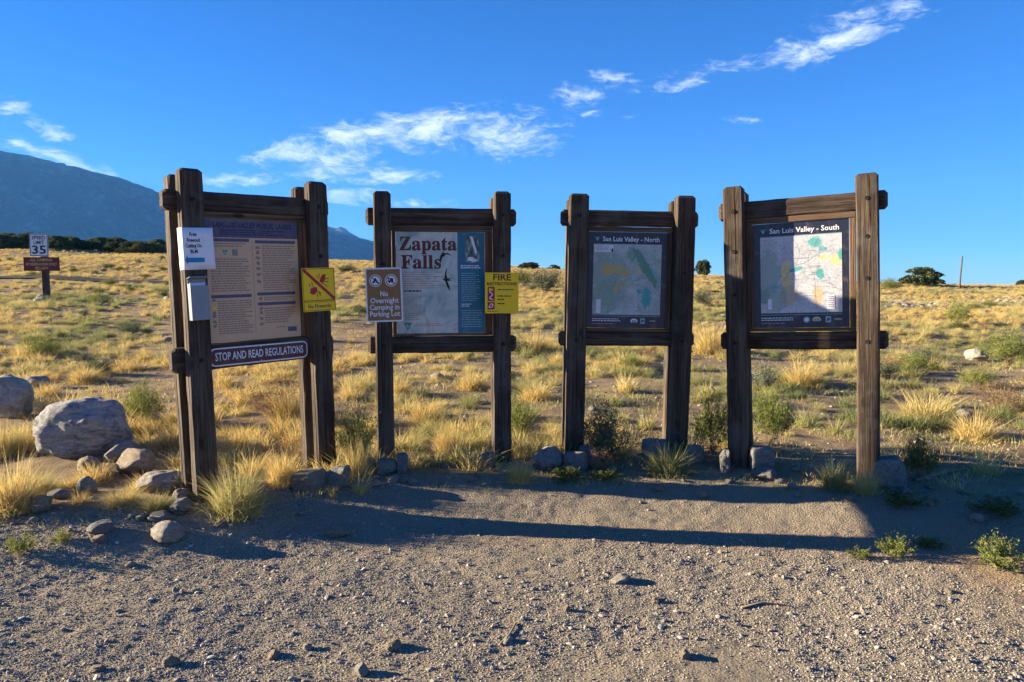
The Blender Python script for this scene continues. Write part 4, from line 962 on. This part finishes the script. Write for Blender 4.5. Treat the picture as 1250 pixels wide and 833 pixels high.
# ------------------------------------------------------------------ grass on the hillside (stuff)
TUFTS = [tuft_mesh('tussock', [(240, .36, .12, .42, .0065, 400 + k, .45, .3), (140, .24, .17, .6, .0065, 420 + k, .7, .3)], STRAW) for k in range(5)]
TUFTS += [tuft_mesh('tussock', [(130, .46, .08, .35, .0065, 440 + k, .3), (110, .22, .13, .7, .0065, 450 + k, .6)], STRAW) for k in range(3)]
SHORT = [tuft_mesh('short_grass', [(80, .13, .24, .6, .006, 460 + k, .5, .3, 2)], STRAW) for k in range(5)]
TSET = hidden_set('tussock', TUFTS); SSET = hidden_set('short_grass', SHORT)
def field_pts(c0, c1, seed, keepfn, ymax=75, ymin=4.6):
    r = np.random.default_rng(seed); X, Y = [], []; y = ymin
    while y < ymax:
        c = c0 + (c1 - c0) * min(1, max(0, (y - 6) / 50)); n = int((2.1 * y + 6) / c); x = -(1.05 * y + 3) + np.arange(n) * c
        X.append(x + r.uniform(-.5, .5, n) * c); Y.append(y + r.uniform(-.5, .5, n) * c); y += c
    X, Y = np.concatenate(X), np.concatenate(Y); k = r.random(len(X)) < keepfn(X, Y); X, Y = X[k], Y[k]
    ok = lot_mask(X, Y) < .35
    ok &= ~((X < -9) & (np.abs(Y - 33.5 + .03 * (X + 20)) < 1.4))
    for (a, b, q) in ROCKFOOT:
        if b < 12: ok &= np.hypot(X - a, (Y - b + q * .7) * .62) > q * 1.25
    return X[ok], Y[ok], r
def greenness(x, y):
    px = x / y
    return np.clip(.34 + 1.25 * fbm(x / 4.5, y / 4.5, 201, 3) + .34 * np.exp(-((px + .55) / .22) ** 2) * sstep(10, 16, y) * (1 - sstep(27, 31, y)) - .25 * sstep(33, 40, y) + .10 * np.exp(-((px - .6) / .25) ** 2), 0, 1)
def clump(x, y): return np.clip(.52 + 2.1 * fbm(x / 1.7, y / 1.7, 211, 3) + .2 * sstep(22, 45, y), .06 + .25 * sstep(12, 22, y), 1) * (1 - .75 * np.exp(-((x / y - .42) / .05) ** 2) * (y < 13)) 
x, y, r = field_pts(.27, .44, 11, lambda a, b: clump(a, b))
s = r.uniform(.40, 1.05, len(x)) ** 1.15 * (1 - .15 * sstep(25, 60, y)); n = len(x)
tint = np.clip(greenness(x, y) * .75 + r.normal(0, .16, n), 0, 1)
scatter('tussock_grass', np.stack([x, y, terrain(x, y) - .01], 1), np.stack([r.normal(0, .08, n), r.normal(.06, .08, n), r.uniform(0, 6.28, n)], 1), np.stack([s * 1.15, s * 1.15, s * r.uniform(.65, 1.0, n)], 1), r.integers(0, 8, n), tint, TSET, 'golden tussock grass covering the hillside', 'grass')
print('tussocks', n)
x, y, r = field_pts(.22, .52, 12, lambda a, b: np.clip(.36 + .9 * fbm(a / 1.3, b / 1.3, 221, 3), .05, .9))
s = r.uniform(.5, 1.3, len(x)); n = len(x); tint = np.clip(greenness(x, y) * .7 + r.normal(.08, .15, n), 0, 1)
scatter('short_grass', np.stack([x, y, terrain(x, y) - .005], 1), np.stack([r.normal(0, .08, n), r.normal(0, .08, n), r.uniform(0, 6.28, n)], 1), np.stack([s, s, s * r.uniform(.6, 1.1, n)], 1), r.integers(0, 5, n), tint, SSET, 'short dry grass between the tussocks', 'grass')
print('short', n)
# dry litter and pebbles on the bare soil
x, y, r = field_pts(.10, .9, 13, lambda a, b: np.full(len(a), .5), 32); n = len(x); s = .012 + .05 * r.random(n) ** 4
scatter('pebbles', np.stack([x, y, terrain(x, y)], 1), np.stack([r.normal(0, .2, n), r.normal(0, .2, n), r.uniform(0, 6.28, n)], 1), np.stack([s * 1.3, s, s * .7], 1), r.integers(0, 6, n), np.full(n, .8), PSET, 'pebbles on the bare soil between the grass', 'gravel')

# ------------------------------------------------------------------ single plants
def prep(bm_st): return bm_st
KIND = {}
KIND['tuft'] = [tuft_mesh('blades', [(760, 1.0, .22, .36, .009, 500 + k, .55, .25, 4), (320, .62, .34, .75, .009, 510 + k, .8, .25, 4)], STRAW) for k in range(3)]
KIND['spray'] = [tuft_mesh('blades', [(120, 1.0, .10, .65, .013, 530 + k, .7, .3, 4)], STRAW) for k in range(2)]
KIND['sage'] = [bush_meshes('foliage', 600 + k, 60, .98, 4200, .060, .28, SAGE, TWIG, .13) for k in range(3)]
KIND['green'] = [bush_meshes('foliage', 620 + k, 64, 1.0, 4200, .070, .18, GREENL, TWIG, .11, topheavy=1.5) for k in range(3)]
KIND['weed'] = [bush_meshes('foliage', 640 + k, 26, .95, 1500, .085, .34, GREENL, TWIG, .10, .012) for k in range(2)]
KIND['russet'] = [bush_meshes('foliage', 660 + k, 60, .95, 1800, .05, .22, RUSSET, TWIG, .14) for k in range(2)]
NAMES = dict(tuft='grass_tussock', spray='grass_tussock', sage='sagebrush', green='green_shrub', weed='weed', russet='russet_shrub')
CATS = dict(tuft='grass', spray='grass', sage='shrub', green='shrub', weed='weed', russet='shrub')
_kc = 0
def plant(kind, cx, base, w, h, tint, label, group=None, deep=.9, at=None):
    global _kc; _kc += 1
    p = at if at is not None else hit(cx, base); d = p.y; W = w * d / FPX; H = h * d / FPX
    v = KIND[kind][_kc % len(KIND[kind])]; rz = (_kc * 2.4) % 6.283
    yoff = W * .25 if at is None and d < 12 else 0
    k = (p.y + yoff) / p.y; p.x *= k; W *= k; H *= k
    loc = (p.x, p.y + yoff, tz(p.x, p.y + yoff) - .01)
    if kind in ('tuft', 'spray'):
        k = 1.15 if kind == 'tuft' else .9
        o = link(NAMES[kind], v, None, None, loc, (0, 0, rz), (W * k, W * k * deep, H * 1.22)); o['tint'] = tint
    else:
        o = empty(NAMES[kind], loc, (0, 0, rz)); s = (W, W * deep, H)
        f = link('foliage', v[0], None, o, scale=s); f['tint'] = tint
        st = link('stem', v[1], None, o, scale=s); st['kind'] = 'stuff'
    return tag(o, label, CATS[kind], group)
for a in [
    ('tuft', 288, 640, 90, 92, .58, 'big green and straw coloured tussock filling the gap of the rules board'), ('tuft', 300, 628, 56, 64, .35, 'golden tussock tucked behind the big green one in the rules board'),
    ('tuft', 16, 632, 86, 92, .25, 'large golden grass clump at the left edge below the boulders'), ('tuft', 52, 606, 44, 44, .55, 'greenish grass clump between the left edge clump and the rocks'),
    ('tuft', 6, 560, 60, 64, .40, 'yellow green grass clump in front of the pale boulder'),
    ('tuft', 345, 600, 50, 64, .10, 'golden grass leaning on the inner post of the rules board'), ('tuft', 352, 520, 60, 66, .05, 'bright golden tussock seen through the rules board'),
    ('russet', 335, 520, 70, 70, .4, 'russet dry brush seen through the rules board'), ('russet', 372, 572, 40, 56, .6, 'russet twiggy brush right behind the inner rules board post'),
    ('green', 436, 578, 56, 88, 1.0, 'yellow green bush between the rules board and the falls board'), ('tuft', 436, 585, 56, 74, .3, 'golden grass at the foot of the yellow green bush'),
    ('tuft', 487, 486, 40, 36, .15, 'golden tussock framed by the falls board, upper left'), ('tuft', 545, 556, 42, 56, .15, 'upright golden tussock in the middle of the falls board opening'), ('tuft', 520, 520, 60, 46, .1, 'wide golden tussock framed by the falls board'), ('tuft', 576, 478, 52, 34, .2, 'pale tussock framed by the falls board at its right'),
    ('tuft', 636, 592, 44, 42, .2, 'small golden tussock in front of the right falls board post'), ('green', 634, 545, 36, 70, .7, 'thin green brush just right of the falls board'),
    ('sage', 740, 566, 74, 74, .5, 'grey green sagebrush framed by the northern map board'), ('russet', 730, 578, 50, 34, .8, 'dry brown twigs at the foot of the framed sagebrush'),
    ('tuft', 816, 584, 74, 52, .70, 'grey green tussock at the right foot of the northern map board'), ('green', 870, 556, 62, 76, .5, 'dark green bush left of the southern map board'), ('green', 938, 548, 56, 78, .4, 'dark green bush seen just inside the southern map board'),
    ('sage', 932, 480, 40, 42, .9, 'pale blue green sagebrush framed by the southern map board'), ('tuft', 980, 474, 70, 44, .15, 'golden tussock framed by the southern map board'),
    ('tuft', 1056, 606, 46, 48, .30, 'sunlit pale yellow tussock at the foot of the right end post'), ('tuft', 1018, 602, 46, 50, .72, 'shaded green tussock left of the right end post'), ('green', 1122, 590, 50, 60, .2, 'dark green bush right of the right end post'),
    ('weed', 1216, 704, 78, 46, .35, 'bright green bushy weed at the right edge'), ('weed', 1092, 686, 46, 36, .5, 'green weed in the shadow band, right of centre'), ('weed', 1050, 686, 34, 18, .4, 'small dark green weed beside the shadow edge'), ('weed', 1132, 672, 40, 16, .3, 'flat dark weed inside the shadow at the right'),
    ('weed', 26, 685, 44, 32, .7, 'grey green weed on the gravel at the left'), ('weed', 76, 668, 30, 22, .8, 'faint yellow green weed right of the left gravel weed'),
    ('weed', 1100, 628, 60, 24, .2, 'low green growth in the shade below the right end block'), ('weed', 1220, 636, 70, 22, .25, 'low shaded weeds at the right edge'), ('weed', 690, 590, 60, 18, .3, 'low weeds in the shade before the northern map board'), ('weed', 740, 590, 50, 16, .2, 'dark creeping weeds under the framed sagebrush'),
    ('spray', 440, 610, 60, 40, .3, 'splayed dry grass in the shade below the falls board'), ('spray', 405, 612, 40, 36, .5, 'splayed grass in front of the grey block by the rules board'), ('spray', 218, 604, 40, 50, .6, 'thin pale grass sprig behind the leftmost post'),
    ('tuft', 150, 622, 60, 34, .3, 'low straw patch among the small rocks on the left'), ('tuft', 190, 628, 50, 30, .5, 'low greenish grass patch left of the leftmost post'), ('weed', 155, 580, 20, 20, .8, 'tiny yellow green weed in front of the tan rock'),
    ('green', 178, 524, 56, 62, .7, 'upright green shrub above the largest boulder'), ('tuft', 80, 508, 86, 38, .05, 'orange gold grass band behind the largest boulder'), ('tuft', 140, 512, 50, 40, .08, 'golden tussock above the right end of the largest boulder'), ('tuft', 104, 470, 50, 30, .12, 'rounded golden tussock up the slope from the boulders'),
    ('green', 1232, 446, 70, 42, .6, 'broad green shrub at the right edge of the hillside'), ('green', 1192, 478, 50, 30, .85, 'light green shrub below the pale hillside boulder'), ('russet', 1222, 508, 90, 48, .5, 'reddish brown brush mass at the right side'), ('tuft', 1130, 520, 90, 56, .35, 'broad yellow green grass clump on the right'), ('tuft', 1190, 540, 70, 46, .2, 'golden clump below the reddish brush'), ('green', 1168, 398, 36, 34, .8, 'yellow green shrub on the upper right slope'), ('sage', 1126, 446, 40, 24, .7, 'grey sage left of the pale hillside boulder'),
    ('tuft', 870, 430, 70, 50, .2, 'tall pale grass between the two map boards'), ('tuft', 650, 430, 60, 40, .25, 'pale tussock left of the northern map board'), ('tuft', 655, 490, 60, 36, .15, 'golden tussock beside the left northern map post'),
    ('sage', 664, 356, 54, 30, .55, 'olive shrub on the skyline between the falls and north boards'), ('green', 640, 350, 26, 22, .0, 'dark bush on the skyline beside the fire sign'), ('sage', 858, 374, 30, 22, .4, 'grey green shrub right of the northern map board'), ('green', 1086, 356, 30, 18, .5, 'yellowish bush left of the dark round juniper'),
    ('sage', 425, 332, 26, 10, .4, 'low sage on the skyline beside the no fireworks sign'), ('green', 620, 468, 26, 20, .7, 'small green shrub behind the right falls board post'), ('sage', 700, 400, 40, 20, .6, 'grey sage mid slope behind the northern map board'), ('green', 770, 452, 36, 20, .7, 'pale green clump framed by the northern map board')]:
    plant(*a)
r = np.random.default_rng(31)
for k in range(120):
    y = 11 + 40 * r.random(); u = -.70 + .34 * r.random() if k % 5 < 2 else r.uniform(-.45, .74); d = y; w = r.uniform(14, 36) * 16 / d; 
    plant(['sage', 'green', 'sage', 'green', 'russet'][k % 5], 0, 0, w * r.uniform(.9, 1.5), w * r.uniform(.45, .7), r.uniform(.0, .9), {'s': 'low grey green sagebrush dotted over the far slope', 'g': 'low leafy green brush dotted over the far slope', 'r': 'low reddish brown brush dotted over the far slope'}[['sage', 'green', 'sage', 'green', 'russet'][k % 5][0]], 'low brush over the far slope', at=Vector((u * y, y, 0)))

# ------------------------------------------------------------------ junipers
JM = [juniper_meshes(700 + k) for k in range(4)]
def juniper(x, y, w, h, label, k, group=None, tint=.4):
    o = empty('juniper_tree', (x, y, tz(x, y) - .1), (0, 0, k * 1.7)); c, t = JM[k % 4]
    a = link('crown', c, None, o, scale=(w, w, h / .66)); a['tint'] = tint; link('trunk', t, None, o, scale=(w, w, h / .66)); return tag(o, label, 'tree', group)
r = np.random.default_rng(41)
for k in range(30):
    d = 70 + 48 * r.random(); px = r.uniform(-60, 215); x = (px - 625) / FPX * d
    if k < 12: d = 66 + 5 * r.random(); x = ([2, 22, 38, 75, 84, 92, 108, 128, 146, 162, 180, 196][k] - 625) / FPX * d
    w = r.uniform(1.7, 3.0); juniper(x, d, w, w * r.uniform(.42, .58), 'juniper at the near edge of the tree belt below the mountain' if k < 12 else 'juniper further back in the tree belt below the mountain', k, 'near junipers along the left ridge' if k < 12 else 'far junipers along the left ridge', r.uniform(.35, 1.0))
for (px, y, w, h, lab, k) in [(1123, 58, 3.5, 1.55, 'wide dark juniper on the right skyline', 1), (857, 62, 1.5, 1.5, 'small dark juniper on the skyline beside the northern map board', 2), (1245, 64, .9, .6, 'tiny dark bush on the skyline at the right edge', 3), (1146, 62, 1.0, .55, 'small bush on the skyline left of the lone fence post', 0), (676, 64, 1.3, .55, 'small dark tree on the skyline over the olive shrub', 1), (646, 63, 2.0, .75, 'dark tree on the skyline beside the fire sign', 2)]:
    juniper((px - 625) / FPX * y, y, w, h, lab, k)

# ------------------------------------------------------------------ speed sign, fence post, stick
def speed_sign():
    p = hit(57, 363); d = p.y; k = d / FPX
    r = empty('road_sign', p, (0, 0, R(3))); tag(r, 'speed limit 35 sign above a dark red notice on a wooden post', 'road sign')
    Hs = 78 * k
    link('post', timber_mesh('post', Hs * .98 + .2, 7.2 * k, 5 * k, .012, 77), WOOD_Z, r, (0, 0, -.2))
    w, h = 22 * k, 27.5 * k
    a = link('speed_plate', box_mesh('speed_plate', w, .004, h, .0), PAPER, r, (-4.5 * k, -3 * k, 63 * k)); Q = Print(); c = .012
    for (x0, z0, x1, z1) in ((-w / 2 + c, -h / 2 + c, w / 2 - c, -h / 2 + c + .02), (-w / 2 + c, h / 2 - c - .02, w / 2 - c, h / 2 - c), (-w / 2 + c, -h / 2 + c + .021, -w / 2 + c + .02, h / 2 - c - .021), (w / 2 - c - .02, -h / 2 + c + .021, w / 2 - c, h / 2 - c - .021)): Q.rect(x0, z0, x1, z1, BLACK, 6)
    Q.build('border', a)['kind'] = 'stuff'
    Print().text('SPEED', 0, h * .31, h * .21, BLACK, 6, .004, maxw=w * .72).text('LIMIT', 0, h * .10, h * .21, BLACK, 6, .004, maxw=w * .56).text('35', 0, -h * .23, h * .50, BLACK, 6, .008, maxw=w * .74).build('lettering', a)
    w, h = 42 * k, 16.5 * k
    b = link('notice_plate', box_mesh('notice_plate', w, .02, h, .0), flat('dark_red_board', (.17, .022, .02), .6), r, (-2 * k, -3.6 * k, 40 * k))
    Print().text('ALL CAMPING', 0, h * .29, h * .27, AMBER, 14, .003, maxw=w * .62).text('BY RESERVATION ONLY', 0, -.01, h * .27, AMBER, 14, .003, maxw=w * .86).text('REC.GOV', 0, -h * .31, h * .27, AMBER, 14, .003, maxw=w * .36).build('lettering', b)
speed_sign()
d = 56; x = (1170 - 625) / FPX * d
tag(link('fence_post', tube_mesh('fence_post', [(0, 0, -.3), (.02, 0, 1.0), (.10, 0, 2.4)], [.07, .065, .055], 7), BARK, None, (x, d, tz(x, d))), 'thin lone fence post on the right skyline', 'post')
def stick(pts, rad, label):
    P = [hit(*q) for q in pts]; o = P[0].copy(); n = len(P)
    tag(link('stick', tube_mesh('stick', [(p - o) + Vector((0, 0, rad * .8)) for p in P], [rad * (1 - .5 * i / n) for i in range(n)], 6), TWIG, None, o), label, 'stick')
stick([(1118, 588), (1140, 582), (1165, 576), (1195, 574), (1222, 576), (1250, 580)], .013, 'long bent dry stick in the shade right of the boards')
stick([(405, 648), (418, 652), (432, 652)], .008, 'short stick on the gravel below the rules board')
stick([(905, 744), (930, 738), (960, 741)], .007, 'thin stick lying on the gravel right of centre'); stick([(610, 790), (622, 776), (630, 762)], .007, 'thin twig near the bottom centre of the gravel')
stick([(120, 622), (150, 615), (185, 622)], .008, 'twig among the small rocks left of the rules board')

# dry litter and low growth along the foot of the boards (stuff)
r = np.random.default_rng(51); n = 520; x = r.uniform(-4.6, 4.8, n); y = edge_y(x) + r.normal(.05, .22, n); k = (lot_mask(x, y) > .02) & (r.random(n) < np.clip(.6 + 1.2 * fbm(x * 1.5, y * 1.5, 231, 2), .1, 1)); x, y = x[k], y[k]; n = len(x); s = r.uniform(.3, .75, n)
scatter('edge_grass', np.stack([x, y, terrain(x, y) - .005], 1), np.stack([r.normal(0, .12, n), r.normal(0, .12, n), r.uniform(0, 6.28, n)], 1), np.stack([s, s, s * r.uniform(.5, 1.0, n)], 1), r.integers(0, 5, n), np.clip(.45 + r.normal(0, .25, n), 0, 1), SSET, 'thin dry grass along the edge of the gravel', 'grass')
